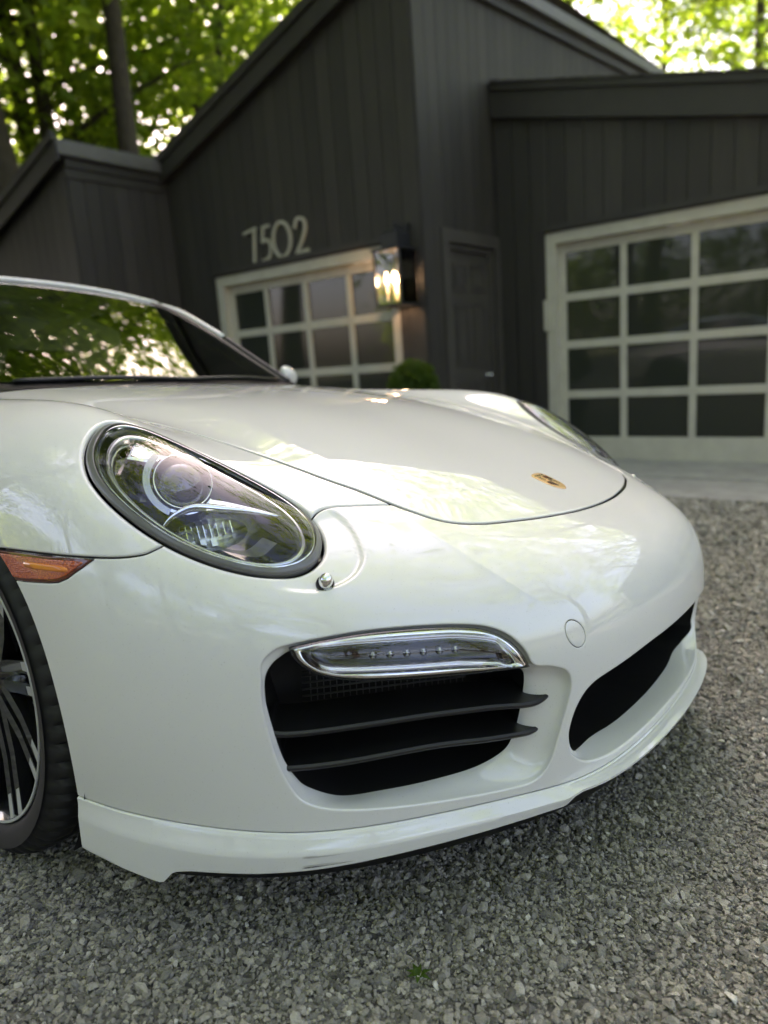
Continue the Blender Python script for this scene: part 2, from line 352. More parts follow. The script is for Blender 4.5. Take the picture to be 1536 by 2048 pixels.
def panel(fields, vrange=None):
    """cut a panel out of the sheet. fields: (region, sign, gap, roll radius). Returns half-side vertices, triangles, centre mask"""
    uv, tri = GRID, GTRI
    if vrange: uv, tri = clip(uv, tri, lambda p: p[:, 1]-vrange[0]); uv, tri = clip(uv, tri, lambda p: vrange[1]-p[:, 1])
    fs = []
    for reg, sg, gap, roll in fields: fs.append((lambda p, reg=reg, sg=sg, gap=gap: sg*reg(p)-gap, roll))
    for f, roll in fs: uv, tri = clip(uv, tri, f)
    for f, roll in fs:
        for k in (.12, .45, 1.0): uv, tri = clip(uv, tri, lambda p: f(p)-roll*k, True)
    n = N(uv); h = relief(uv)
    drop = np.zeros(len(uv))
    for f, roll in fs:
        d = np.clip(f(uv), 0, roll); drop = np.maximum(drop, roll-np.sqrt(np.maximum(roll**2-(roll-d)**2, 0)))
    V = S(uv)+n*(h-drop)[:, None]
    cen = uv[:, 0] < 1e-7; V[cen, 0] = 0
    # flange: turn every free edge inwards
    e = np.sort(np.concatenate([tri[:, [0, 1]], tri[:, [1, 2]], tri[:, [2, 0]]]), 1)
    d_e = np.concatenate([tri[:, [0, 1]], tri[:, [1, 2]], tri[:, [2, 0]]])
    U, ix, cnt = np.unique(e, axis=0, return_index=True, return_counts=True); be = d_e[ix[cnt == 1]]
    be = be[~(cen[be[:, 0]] & cen[be[:, 1]])]
    bv, inv = np.unique(be, return_inverse=True); inv = inv.reshape(-1, 2); nb = len(bv); n0 = len(V)
    free = (uv[bv, 0] > UMAX-.004) | (uv[bv, 1] < .002); ring0 = V[bv]; ring1 = V[bv]-n[bv]*np.where(free, .009, .0012)[:, None]; ring1[cen[bv], 0] = 0
    V = np.concatenate([V, ring0, ring1]); i, j = inv[:, 0]+n0, inv[:, 1]+n0
    fl = np.concatenate([np.stack([j, i, i+nb], 1), np.stack([j, i+nb, j+nb], 1)])
    return V, np.concatenate([tri, fl]), np.concatenate([cen, cen[bv], cen[bv]])
def mirrored(V, tri): return V*[-1, 1, 1], tri[:, ::-1]
def whole(V, tri, cen):
    "join the half with its mirror image along the centre line"
    mp = np.where(cen, np.arange(len(V)), 0); nc = np.where(~cen)[0]; mp[nc] = len(V)+np.arange(len(nc))
    return np.concatenate([V, V[nc]*[-1, 1, 1]]), np.concatenate([tri, mp[tri][:, ::-1]])
def both(name, V, F, mt, parents, smooth=True, out=None):
    "right-hand part (seen near) and its mirror image on the other side"
    V = np.asarray(V, float); F = F if out is None else orient(V, F, out); far = mesh(name, V, F, mt, parents[1], smooth)
    Fm = F[:, ::-1] if isinstance(F, np.ndarray) else [tuple(f)[::-1] for f in F]
    near = mesh(name, V*[-1, 1, 1], Fm, mt, parents[0], smooth); return near, far

# ------------------------------------------------------------------ the car
car = empty('sports_car'); car.rotation_mode = 'QUATERNION'; car.rotation_quaternion = CAR_ROT.to_quaternion()
tag(car, 'white sports car with oval headlights parked on gravel before the garages', 'car')
both_car = (car, car)
# panels
V, t, c = panel([(R_HOOD, 1, .0046, .0022)], (0, 1.50)); hood = mesh('hood', *whole(V, t, c), M['paint'], car)
V, t, c = panel([(R_BUMP, 1, .0016, .0022), (R_HL, -1, .0034, .006), (R_MARK, -1, .001, .002), (R_REC, -1, 0, .0028), (R_CEN, -1, 0, .004), (R_TOW, -1, .0006, .0012)])
bumper = mesh('front_bumper', *whole(V, t, c), M['paint'], car)
V, t, c = panel([(R_FEND, 1, .0014, .003), (R_HL, -1, .0034, .006)]); both('fender', V, t, M['paint'], both_car)
V, t, c = panel([(R_TOW, 1, .0006, .0012)]); mesh('tow_eye_cover', *mirrored(V, t), M['paint'], bumper)
# black backing sheet, its colour stands in for shade in the panel gaps
_uv, _t = GRID.reshape(len(_us), len(_vs), 2)[::3, ::3], None
_a, _b = _uv.shape[:2]; _g = _uv.reshape(-1, 2); _q = grid_faces(_a, _b); _tt = np.concatenate([_q[:, [0, 1, 2]], _q[:, [0, 2, 3]]])
for reg, gap in ((R_HL, .004), (R_REC, .012), (R_CEN, .012)): _g, _tt = clip(_g, _tt, lambda p: -reg(p)-gap)
V = on(_g, -.013); c = _g[:, 0] < 1e-7; V[c, 0] = 0; mesh('gap_backing', *whole(V, _tt, c), M['gapblack'], car)
# marker lamps at the wheel arch
V, t, c = panel([(R_MARK, 1, .0005, .0012)])
mk = both('side_marker_lamp', V, t, M['amber_edge'], both_car)
V, t, c = panel([(R_MARK, 1, .0048, .0012)]); both('lens', V+N([(1.06, .52)])[0]*.0014, t, M['amber'], mk)
_mi = catmull([(1.085,.540),(1.02,.532),(1.008,.522),(1.018,.512),(1.085,.516),(1.10,.527)], 40, True)
_c = _mi.mean(0); _rg = np.concatenate([_c+(_mi-_c)*k for k in (.02, .5, .9, 1.0)]); _h = np.repeat([.0030, .0030, .0027, .0], 40)
both('reflector_bar', on(_rg, _h), [tuple(f) for f in grid_faces(4, 40, True)], M['amber_bar'], mk)

# ---- liner of the side intake, body colour, then the black duct
_B = {}
RECB = [((.762,.260),.010),((.7645,.215),.010),((.760,.161),.012),((.754,.1137),.016),((.7435,.0780),.022),((.7300,.0520),.032),((.6914,.0262),.042),((.6391,.0236),.045),((.5792,.0253),.045),((.5163,.0330),.045),((.4739,.0522),.045),((.4584,.0748),.045),((.4490,.1083),.045),((.4418,.1597),.045),((.4414,.1934),.045),((.452,.208),.042),((.466,.222),.038),((.478,.236),.034),((.484,.258),.030),((.495,.280),.028),((.512,.298),.026),((.537,.309),.024),((.5779,.318),.022),((.6475,.324),.020),((.6991,.3195),.018),((.7280,.312),.016),((.7400,.303),.014),((.753,.286),.012)]
_key = np.array([b[0]+(b[1],) for b in RECB]); _A0 = np.array([(.7648,.262),(.7672,.215),(.7632,.161),(.757,.112),(.7465,.0735),(.7325,.0495),(.7011,.0345),(.6468,.0262),(.5727,.0194),(.4895,.0150),(.4420,.0190),(.4150,.042),(.4000,.090),(.3850,.145),(.3800,.1788),(.3890,.2042),(.4179,.2190),(.4500,.2290),(.4610,.258),(.4800,.2905),(.5030,.3110),(.5320,.3225),(.5779,.3315),(.6475,.3375),(.6991,.3330),(.7335,.3250),(.7490,.3150),(.7620,.2930)])
def cat_keys(K, per):
    "catmull through keys, same number of samples for every span (closed)"
    Q = np.concatenate([K[-1:], K, K[:2]]); out = []
    for i in range(len(K)):
        t = np.linspace(0, 1, per, endpoint=False)[:, None]; a, b, c, d = Q[i:i+4]
        out.append(.5*((2*b)+(c-a)*t+(2*a-5*b+4*c-d)*t**2+(3*b-a-3*c+d)*t**3))
    return np.concatenate(out)
def cat_open(K, per):
    K = np.asarray(K, float); Q = np.concatenate([2*K[:1]-K[1:2], K, 2*K[-1:]-K[-2:-1]]); out = []
    for i in range(len(K)-1):
        t = np.linspace(0, 1, per, endpoint=False)[:, None]; a, b, c, d = Q[i:i+4]
        out.append(.5*((2*b)+(c-a)*t+(2*a-5*b+4*c-d)*t**2+(3*b-a-3*c+d)*t**3))
    return np.concatenate(out+[K[-1:]])
def liner(Auv, Buv, Bd, rows=12, r=.0028):
    A = on(Auv, -r); B = on(Buv, -Bd); nA = N(Auv); L = np.linalg.norm(B-A, axis=1, keepdims=True); nB = N(Buv)
    TA = -nA*L*.9; TB = (B-A)*.5-nB*L*.35; out = []
    for s in np.linspace(0, 1, rows):
        h00, h10, h01, h11 = 2*s**3-3*s**2+1, s**3-2*s**2+s, -2*s**3+3*s**2, s**3-s**2
        out.append(A*h00+TA*h10+B*h01+TB*h11)
    return np.stack(out), B, nB
_A = cat_keys(_A0, 8); _K = cat_keys(_key, 8)
L, B, nB = liner(_A, _K[:, :2], _K[:, 2])
both('intake_surround', L.reshape(-1, 3), grid_faces(L.shape[0], L.shape[1], True)[:, ::-1], M['paint'], both_car)
_cen = B.mean(0); _in = unit(-nB.mean(0)*[1, 1, 0])
D = np.stack([B, B+_in*.012+(B-_cen)*.01, B+_in*.06-(B-_cen)*.0, B+_in*.15-(B-_cen)*.06])
duct = both('intake_duct', D.reshape(-1, 3), grid_faces(4, D.shape[1], True)[:, ::-1], M['cavity'], both_car)
_bk = np.concatenate([D[-1], [D[-1].mean(0)]]); _n = len(_bk)-1
both('duct_back', _bk, [(i, (i+1) % _n, _n) for i in range(_n)], M['cavity'], duct, False)
# radiator grille bars deep in the duct
g = MB(); _e = unit(np.cross((0, 0, 1), _in)); _o = _cen+_in*.085
for k in range(-9, 10): g.add(*(lambda P: sweep(P, .0016, 4))([_o-_e*.15+np.array((0, 0, k*.011)), _o+_e*.12+np.array((0, 0, k*.011))]))
for k in range(-13, 12): g.add(*(lambda P: sweep(P, .0012, 4))([_o+_e*k*.0105+np.array((0, 0, -.1))+_in*.001, _o+_e*k*.0105+np.array((0, 0, .1))+_in*.001]))
both('radiator_grille', np.concatenate(g.v), g.f, mat('grille_dark', (.055, .055, .056), .4), duct)
# sensor block behind the lamp
def obox(o, ex, ey, ez):
    o, ex, ey, ez = map(np.asarray, (o, ex, ey, ez)); V = [o+i*ex+j*ey+k*ez for k in (-1, 1) for j in (-1, 1) for i in (-1, 1)]
    return np.array(V), [(0,2,3,1),(4,5,7,6),(0,1,5,4),(1,3,7,5),(3,2,6,7),(2,0,4,6)]
both('sensor_block', *obox(_cen+_in*.085+_e*.022+np.array((0, 0, .030)), _e*.020, _in*.01, np.array((0, 0, .022))), mat('sensor_grey', (.12, .115, .108), .6), duct, False)
both('perforated_plate', *obox(_cen+_in*.088+_e*.078+np.array((0, 0, .030)), _e*.034, _in*.003, np.array((0, 0, .022))), mat('plate_dark', (.11, .106, .10), .5), duct, False)
g = MB()
for k in range(6):
    for j in range(9): g.add(*obox(_cen+_in*.0842+_e*(.050+.0068*j)+np.array((0, 0, .014+.0062*k)), _e*.0022, _in*.001, np.array((0, 0, .0017))))
both('perforation', np.concatenate(g.v), g.f, M['cavity'], duct, False)
# two winglets across each intake
def blade(front, depth, th, tip_uv):
    K = cat_open([f for f in front], 6); F0 = on(K[:, :2], -K[:, 2]); n = N(K[:, :2]); inn = -n*[1, 1, 0]; inn /= np.linalg.norm(inn, axis=1, keepdims=True)
    m = len(F0); dd = depth*np.interp(np.linspace(0, 1, m), [0, .12, .80, 1], [.75, 1, 1, .03])[:, None]
    up = np.array((0, 0, 1.))
    bk = F0+inn*dd+up*.010
    R = [F0+up*th*.15-inn*.001, F0+up*th*.5+inn*.002, F0+up*th*.55+inn*.006, bk+up*th*.5, bk-up*th*.5, F0-up*th*.5+inn*.006, F0-up*th*.45+inn*.001, F0-up*th*.15-inn*.001]
    G = np.stack(R, 1); V = G.reshape(-1, 3); f = [tuple(x) for x in grid_faces(m, 8, True)]
    f += [tuple(range(8)), tuple(range((m-1)*8, m*8))[::-1]]
    return V, f
both('intake_blade', *blade([(.768,.1655,.016),(.7497,.1556,.012),(.6591,.1610,.012),(.5889,.1633,.012),(.5110,.1587,.012),(.4539,.1505,.012),(0.4231,0.1477,0.020),(0.3925,0.1539,0.030)], .075, .009, 0), M['plastic'], both_car, 35)
both('intake_blade', *blade([(.760,.0985,.016),(.7511,.0964,.014),(.6969,.0993,.014),(.5884,.1070,.014),(.5087,.1005,.014),(.4663,.0980,.014),(0.4386,0.0924,0.022),(0.4111,0.0938,0.030)], .085, .009, 0), M['plastic'], both_car, 35)
# ribs of the lower duct floor
g = MB()
for k in range(4):
    P = [_cen+_in*(.03+.018*k)+_e*x+np.array((0, 0, -.082+.004*k)) for x in np.linspace(-.14, .12, 12)]; g.tube(P, .0025, 5)
both('duct_rib', np.concatenate(g.v), g.f, M['plastic'], duct)

# ---- centre intake
CB = [((0,.0105),.05),((.1424,.0128),.05),((.2300,.0174),.05),((.300,.0245),.035),((.350,.045),.012),((.363,.066),.012),((.3690,.0998),.008),((.356,.1345),.008),((.330,.1605),.008),((.283,.1735),.008),((.1582,.1855),.008),((.08,.1880),.008),((0,.189),.008)]
_A = cat_open([(0,.0135),(.1424,.0138),(.250,.0148),(.318,.0235),(.358,.043),(.3740,.066),(.3742,.0998),(.3610,.1359),(.3340,.1625),(.2856,.1752),(.1582,.1877),(.08,.1900),(0,.191)], 10)
_K = cat_open([b[0]+(b[1],) for b in CB], 10)
L, B, nB = liner(_A, _K[:, :2], _K[:, 2], r=.004); L[:, [0, -1], 0] = 0; B[[0, -1], 0] = 0
def whole_strip(G):
    "strip given from centre round to centre on one side: add the mirror half"
    Gm = G[:, ::-1][:, 1:-1]*[-1, 1, 1]; return np.concatenate([G, Gm], 1)
G = whole_strip(L); mesh('centre_intake_surround', G.reshape(-1, 3), grid_faces(G.shape[0], G.shape[1], True)[:, ::-1], M['paint'], car)
B2 = whole_strip(B[None])[0]; D = np.stack([B2, B2+[0, .01, 0], B2+[0, .08, 0], B2*[.95, 1, 1]+[0, .17, .005]])
cduct = mesh('centre_duct', D.reshape(-1, 3), grid_faces(4, D.shape[1], True)[:, ::-1], M['plastic'], car)
_bk = np.concatenate([D[-1], [D[-1].mean(0)]]); _n = len(_bk)-1
mesh('duct_back', _bk, [(i, (i+1) % _n, _n) for i in range(_n)], M['cavity'], cduct, False)

# ---- daytime running lamps above the side intakes
DT = [(.7313,.3202),(.6991,.3278),(.6475,.3323),(.5779,.3263),(.5342,.3172),(.508,.3057),(.4865,.2859),(.4684,.2559),(.4580,.2275)]
DBt = [(.4580,.2275),(.5165,.2308),(.5905,.2369),(.6506,.2437),(.6823,.2518),(.7072,.2664),(.7253,.2925),(.7313,.3202)]
_o1 = np.concatenate([catmull(DT, 70)[:-1], catmull(DBt, 70)[:-1]]); _cc = np.array((.590,.281))
def dring(k, h, shrink_pt=_cc):
    d = dist_in(k); return on(d, h)
def inset(poly, d):
    "move a closed line on the sheet inwards by d (u,v units, about metres)"
    t = np.roll(poly, -2, 0)-np.roll(poly, 2, 0); nrm = np.stack([-t[:, 1], t[:, 0]], 1); nrm /= np.linalg.norm(nrm, axis=1, keepdims=True)
    a = .5*np.sum(poly[:, 0]*np.roll(poly[:, 1], -1)-np.roll(poly[:, 0], -1)*poly[:, 1]); q = poly+nrm*d*np.sign(a)
    for _ in range(2): q = (np.roll(q, 1, 0)+2*q+np.roll(q, -1, 0))/4
    return q
OUT_DRL = N([(.59, .28)])[0]
drl = [empty('daytime_lamp', car), empty('daytime_lamp', car)]
n = len(_o1); rings = [on(_o1, -.020), on(_o1, .0015), on(inset(_o1, .0035), .003)]
both('housing', np.concatenate(rings), grid_faces(3, n, True)[:, ::-1], M['gloss_black'], drl, out=OUT_DRL)
_mid = np.array([(.70,.296),(.65,.290),(.60,.284),(.55,.279),(.50,.262),(.48,.25)])
def spine(poly, k):
    "shrink a closed line towards the lamp's long axis"
    c = np.stack([np.clip(poly[:, 0], .50, .69), np.interp(np.clip(poly[:, 0], .48, .70), _mid[::-1, 0], _mid[::-1, 1])], 1); return c+(poly-c)*k
# clear outer lens
rings = [on(inset(_o1, .0032), .0032), on(spine(_o1, .8), .0065), on(spine(_o1, .45), .008), on(spine(_o1, .05), .0085)]
both('lens', np.concatenate(rings), grid_faces(4, n, True)[:, ::-1], M['lens'], drl, out=OUT_DRL)
# chrome light guide running round the inside, black centre, LED cups
rings = [on(spine(_o1, .93), -.002), on(spine(_o1, .87), .0025), on(spine(_o1, .74), .0025), on(spine(_o1, .58), -.002), on(spine(_o1, .46), -.006), on(spine(_o1, .42), -.012)]
both('light_guide', np.concatenate(rings), grid_faces(6, n, True)[:, ::-1], M['chrome'], drl, out=OUT_DRL)
rings = [on(_o1, -.012), on(spine(_o1, .88), -.006)]
both('inner_edge', np.concatenate(rings), grid_faces(2, n, True)[:, ::-1], M['satin'], drl, out=OUT_DRL)
rings = [on(spine(_o1, .45), -.009), on(spine(_o1, .3), -.012), on(spine(_o1, .02), -.012)]
both('black_panel', np.concatenate(rings), grid_faces(3, n, True)[:, ::-1], M['gloss_black'], drl, out=OUT_DRL)
for k in range(6):
    p = np.array([(.6428+(.5502-.6428)*k/5, .2875-.0085*k/5)]); P = on(p, -.011)[0]
    both('led', *lathe([(.0001, .005), (.003, .0045), (.0054, .0015), (.006, 0)], P, N(p)[0], 14), M['dark_chrome'], drl, out=OUT_DRL)

# ---- headlamps
hl = [empty('headlight', car), empty('headlight', car)]
OUT_HL = N([(.745, .70)])[0]; nb = len(HL); E = np.array((.60, .80)); B2 = E+(inset(HL, .0065)-E)*.967
B2 = np.stack([np.convolve(np.r_[B2[-4:, k], B2[:, k], B2[:4, k]], np.ones(9)/9, 'valid') for k in (0, 1)], 1)
_hc = B2.mean(0)
hi = inset(HL, .0010)
rings = [on(hi, -.012), on(hi, -.0022), on(inset(HL, .0022), -.0004), on(.5*hi+.5*B2, .0022), on(_hc+(B2-_hc)*1.006, .0040), on(_hc+(B2-_hc)*1.0, .0034), on(_hc+(B2-_hc)*.995, -.001)]
both('bezel', np.concatenate(rings), grid_faces(len(rings), nb, True), M['bezel'], hl, 40, out=OUT_HL)
def dome(k): return .004+.019*(1-k**2.2)
ks = [1, .985, .96, .92, .86, .78, .68, .56, .42, .28, .14, .02]
both('lens', np.concatenate([on(_hc+(B2-_hc)*k*.992, dome(k)) for k in ks]), grid_faces(len(ks), nb, True), M['lens'], hl, out=OUT_HL)
rings = [on(_hc+(B2-_hc)*k, h) for k, h in ((.992, .001), (.980, .0028), (.964, .0022), (.956, -.004))]
both('chrome_ring', np.concatenate(rings), grid_faces(4, nb, True), M['chrome'], hl, out=OUT_HL)
rings = [on(_hc+(B2-_hc)*k, h) for k, h in ((.956, -.004), (.93, -.006), (.915, -.008), (.90, -.012))]
both('inner_ring', np.concatenate(rings), grid_faces(4, nb, True), M['gloss_black'], hl, out=OUT_HL)
rings = [on(_hc+(B2-_hc)*k, h) for k, h in ((.905, -.009), (.88, -.006), (.845, -.009), (.83, -.024))]
both('trim_ring', np.concatenate(rings), grid_faces(4, nb, True), M['satin'], hl, out=OUT_HL)
rings = [on(_hc+(B2-_hc)*k, -.02-.055*(1-k**2)) for k in (.90, .75, .6, .45, .3, .15, .02)]
both('bowl', np.concatenate(rings), grid_faces(7, nb, True), M['gloss_black'], hl, out=OUT_HL)
# main projector
def hp(u, v, h): return on([(u, v)], h)[0]
pc = hp(.7090, .7790, -.030); nH = N([_hc])[0]; ax = unit(np.array((.30, -.80, .40)))
g = MB(); g.lathe([(.040, -.02), (.043, 0), (.0455, .004), (.047, .004), (.0475, 0), (.0475, -.02)], pc, ax, 64)
both('projector_ring', np.concatenate(g.v), g.f, M['chrome'], hl)
g = MB(); g.lathe([(.0425, -.004), (.041, .002), (.036, .010), (.027, .017), (.015, .021), (.0002, .022)], pc-ax*.012, ax, 64)
both('projector_lens', np.concatenate(g.v), g.f, M['bulb'], hl)
g = MB(); g.lathe([(.034, -.002), (.0345, .0005), (.036, .0005), (.0365, -.002)], pc-ax*.004, ax, 64)
both('projector_trim', np.concatenate(g.v), g.f, M['satin'], hl)
# bright bracket hugging the projector's outer side
e1, e2, _ = frame(ax)
def arc(r, a0, a1, n, w0, w1, h0, h1, c=pc):
    "flat bent plate: ring sector with thickness"
    a = np.radians(np.linspace(a0, a1, n)); V = []
    for rr, hh in ((r-w0, h0), (r-w0, h1), (r+w1, h1), (r+w1, h0)):
        V.append(c+np.outer(np.cos(a), e1)*rr+np.outer(np.sin(a), e2)*rr+ax*hh)
    G = np.stack(V, 1); f = [tuple(x) for x in grid_faces(n, 4, True)]+[(0, 1, 2, 3), tuple(range((n-1)*4, n*4))[::-1]]
    return G.reshape(-1, 3), f
both('bracket', *arc(.057, -58, 55, 24, .005, .006, -.012, .003), M['dark_chrome'], hl, 30)
_pl = np.array([(.7893,.8256),(.7291,.8672),(.6634,.8700),(.640,.845),(.6965,.8246),(.7361,.8057),(.7542,.8144)]); _pl = np.concatenate([_pl[i]+(np.roll(_pl, -1, 0)[i]-_pl[i])*np.linspace(0, 1, 5)[:4, None] for i in range(len(_pl))])
_pc = _pl.mean(0); rings = [on(_pl, -.030), on(_pl, -.020), on(_pc+(_pl-_pc)*.86, -.017), on(_pc+(_pl-_pc)*.05, -.020)]
both('upper_reflector', np.concatenate(rings), grid_faces(4, len(_pl), True), M['chrome'], hl, 30, out=OUT_HL)
both('lower_trim', *arc(.053, -140, -58, 24, .003, .002, -.010, .0), M['chrome'], hl, 30)
# lower reflector lamp with its bright eyebrow
lc = hp(.766, .655, -.030); ax2 = unit(np.array((.22, -.86, .42))); f1, f2, _ = frame(ax2)
m = 40; a = np.linspace(0, 2*np.pi, m, endpoint=False)
def oval(k, h): return lc+np.outer(np.cos(a)*.060*k, f1)+np.outer(np.sin(a)*.025*k, f2)+ax2*h
both('reflector', np.concatenate([oval(1, .006), oval(.9, -.004), oval(.6, -.018), oval(.25, -.026), oval(.02, -.027)]), grid_faces(5, m, True)[:, ::-1], M['satin'], hl, out=ax2)
both('reflector_glass', np.concatenate([oval(1.02, .005), oval(.8, .010), oval(.4, .014), oval(.02, .015)]), grid_faces(4, m, True)[:, ::-1], M['lens'], hl, out=ax2)
for k in range(9):
    both('reflector_rib', *obox(lc-f1*(-.044+.010*k)+f2*.009-ax2*(.012-.0006*(k-4)**2), f1*.0007, ax2*.006, f2*.010), M['chrome'], hl, False)
for k in range(3):
    both('led_module', *obox(lc-f1*(.006-.017*k)-f2*.010-ax2*.006, f1*.0045, ax2*.003, f2*.006), M['led'], hl, False)
both('bulb_shade', *lathe([(.018, -.012), (.018, .0), (.016, .003), (.012, .004), (.011, -.004), (.0002, -.006)], lc+f1*.034-f2*.002-ax2*.004, ax2, 32), M['bezel'], hl, 40)
brow = catmull([hp(.8444,.6480,-.018), hp(.8159,.6780,-.017), hp(.7848,.6970,-.016), hp(.7539,.7058,-.016), hp(.7074,.6946,-.016), hp(.6684,.6778,-.016), hp(.6322,.6534,-.018)], 36)
_t = np.linspace(0, 1, 36); both('eyebrow', *sweep(brow, .0012+.0024*np.sin(np.pi*_t), 8, ry=.0025+.0045*np.sin(np.pi*np.clip(_t*1.1, 0, 1))), M['chrome'], hl)
b2 = cat_open([hp(.7447,.6974,-.015), hp(.7074,.6946,-.015), hp(.6684,.6778,-.015), hp(.6322,.6534,-.016)], 8); b3 = cat_open([hp(.7194,.7179,-.013), hp(.6950,.7080,-.013), hp(.6620,.6850,-.014), hp(.6322,.6550,-.0155)], 8)
G = np.stack([b2, b3], 1); both('brow_plate', G.reshape(-1, 3), grid_faces(len(b2), 2), M['satin'], hl)
sh0 = cat_open([hp(.795,.630,-.030), hp(.7548,.6035,-.024), hp(.7240,.5836,-.020), hp(.6826,.6016,-.018)], 8); G = np.stack([sh0, sh0+np.array((-.008, .040, .004))], 1)
both('ribbed_shelf', G.reshape(-1, 3), grid_faces(len(sh0), 2), M['bezel'], hl)

# washer nozzles beside the lamps
for sx in (0,):
    P = hp(.6696, .4573, -.003); nn = unit(N([(.6696, .4573)])[0]*.55+np.array((0, -.25, .75)))
    both('washer_nozzle', *lathe([(.0105, -.006), (.0105, .006), (.010, .009), (.0078, .0135), (.0042, .0165), (.0002, .0175)], P, nn, 28), M['chrome'], both_car, 50)
    both('washer_seal', *lathe([(.0105, .0), (.0125, .0045), (.013, .0040), (.014, -.004)], hp(.6696, .4573, -.005), N([(.6696, .4573)])[0], 28), M['gapblack'], both_car)

# ---- lip under the bumper
UL = np.linspace(0, UMAX, 150); seam = S(np.stack([UL, 0*UL], 1)); nn = N(np.stack([UL, 0*UL+.01], 1))*[1, 1, 0]; nn /= np.linalg.norm(nn, axis=1, keepdims=True)
zb = np.interp(UL, [0, .30, .350, .385, .42, .52, .65, .735, .80, .890, .915, .935, 1.0, 1.05, 1.139], [.186, .186, .184, .166, .164, .157, .149, .142, .137, .133, .128, .106, .116, .123, .132])
ou = np.interp(UL, [0, .30, .42, .6, .9, 1.139], [.026, .023, .014, .012, .012, .004]); H = seam[:, 2]-zb
def ring(o, z): r = seam+nn*o[:, None]; r[:, 2] = z; r[0, 0] = 0; return r
rd = np.minimum(.036, H*.52)
sec = [ring(ou*0-.012, seam[:, 2]-.0025), ring(ou*0-.0005, seam[:, 2]-.0025), ring(ou*0+.0018, seam[:, 2]-.0045), ring(ou*.35, seam[:, 2]-rd*.40), ring(ou*.75, seam[:, 2]-rd*.78), ring(ou, seam[:, 2]-rd), ring(ou*.98, seam[:, 2]-rd-.004), ring(ou*.75, zb+.006), ring(ou*.68, zb+.001), ring(ou*.55, zb), ring(ou*0-.03, zb+.004)]
G = whole_strip_open = np.concatenate([np.stack(sec)[:, :0:-1]*[-1, 1, 1], np.stack(sec)], 1)
lip = mesh('front_lip', G.reshape(-1, 3), grid_faces(G.shape[0], G.shape[1])[:, ::-1], M['paint'], car, 38)
zk = np.interp(UL, [0, .36, .5, .9, .95, 1.139], [.165, .150, .135, .112, .112, .125])
sec = [ring(ou*.5-.012, zb+.003), ring(ou*.4-.016, zk), ring(ou*0-.05, zk-.004), ring(ou*0-.25, zk+.02)]
G = np.concatenate([np.stack(sec)[:, :0:-1]*[-1, 1, 1], np.stack(sec)], 1)
mesh('rubber_skirt', G.reshape(-1, 3), grid_faces(4, G.shape[1])[:, ::-1], M['plastic'], car)
# scraped corner of the lip
g = MB(); rng = random.Random(4)
M['scuff'] = mat('scraped_plastic', (.42, .40, .37), .8)
M['scuff_dark'] = mat('scraped_dark', (.03, .03, .03), .8)
def lip_pt(u, k):  # k 0 ridge .. 1 bottom edge
    i = np.interp(u, UL, np.arange(len(UL))); j = int(i); a = sec_main[5][j]*(1-(i-j))+sec_main[5][min(j+1, len(UL)-1)]*(i-j); b = sec_main[7][j]*(1-(i-j))+sec_main[7][min(j+1, len(UL)-1)]*(i-j)
    return (a*(1-k)+b*k+nn[j]*.0006)*[-1, 1, 1]
sec_main = [None]*5+[ring(ou, seam[:, 2]-rd), None, ring(ou*.75, zb+.006)]
for nm, mt, cnt, k0, k1 in (('scuff_mark', 'scuff', 12, .04, .22), ('scuff_mark', 'scuff', 7, .80, .98), ('scrape', 'scuff_dark', 6, .9, 1.0)):
    g = MB()
    for q in range(cnt):
        u0 = .742-rng.random()*.006; ln = rng.uniform(.012, .060); k = rng.uniform(k0, k1); hgt = rng.uniform(.006, .018)
        P = [lip_pt(u0-ln*x, k) for x in (0, .3, .7, 1)]; Q = [lip_pt(u0-ln*x, k+hgt*y) for x, y in ((0, 1), (.3, 1.6), (.7, 1.2), (1, .2))]
        g.add(P+Q, [(i, i+1, i+5, i+4) for i in range(3)])
    g.build(nm, M[mt], lip, False)

# ---- crest on the hood: gold shield, quartered
def hood_pts(xy, h=0.0):
    "points on the hood at car X, Y"
    xy = np.asarray(xy, float); uv = np.stack([.82*xy[:, 0], np.full(len(xy), .66)], 1)
    for _ in range(8):
        q = S(uv); du = S(uv, 'u'); dv = S(uv, 'v'); e = xy-q[:, :2]; det = du[:, 0]*dv[:, 1]-du[:, 1]*dv[:, 0]
        uv = uv+np.stack([(e[:, 0]*dv[:, 1]-e[:, 1]*dv[:, 0])/det, (du[:, 0]*e[:, 1]-du[:, 1]*e[:, 0])/det], 1)
    return on(uv, h)
crest = empty('crest', hood)
def shield(k, n=40):
    "outline of the shield in crest units (x across, y up), height 2"
    P = [(0, 1.0), (.28, .985), (.52, .93), (.70, .84), (.745, .60), (.76, .2), (.72, -.25), (.60, -.58), (.38, -.84), (.16, -.97), (0, -1.0)]
    P = P+[(-x, y) for x, y in P[-2:0:-1]]; return catmull(P, n, True)*k
CW, CY, CR = .0350, .2195, .0352
def cmap(q, h): return hood_pts(np.asarray(q)*[CW, CR]+[0, CY], h)
def cplate(name, q, h0, h1, mt, parent=None):
    q = np.asarray(q, float); n = len(q); V = np.concatenate([cmap(q, h0), cmap(q, h1), cmap(q.mean(0)+(q-q.mean(0))*.94, h1+.0003)])
    f = [tuple(x) for x in grid_faces(3, n, True)]+[tuple(range(2*n, 3*n))]
    return mesh(name, V, f, mt, parent or crest, 30)
a0 = shield(1)
if (np.roll(a0, -1, 0)[:, 0]*a0[:, 1]-a0[:, 0]*np.roll(a0, -1, 0)[:, 1]).sum() > 0: a0 = a0[::-1]
cplate('shield', a0, -.001, .0016, M['gold'])
def quad(x0, y0, x1, y1): return [(x0, y0), (x1, y0), (x1, y1), (x0, y1)]
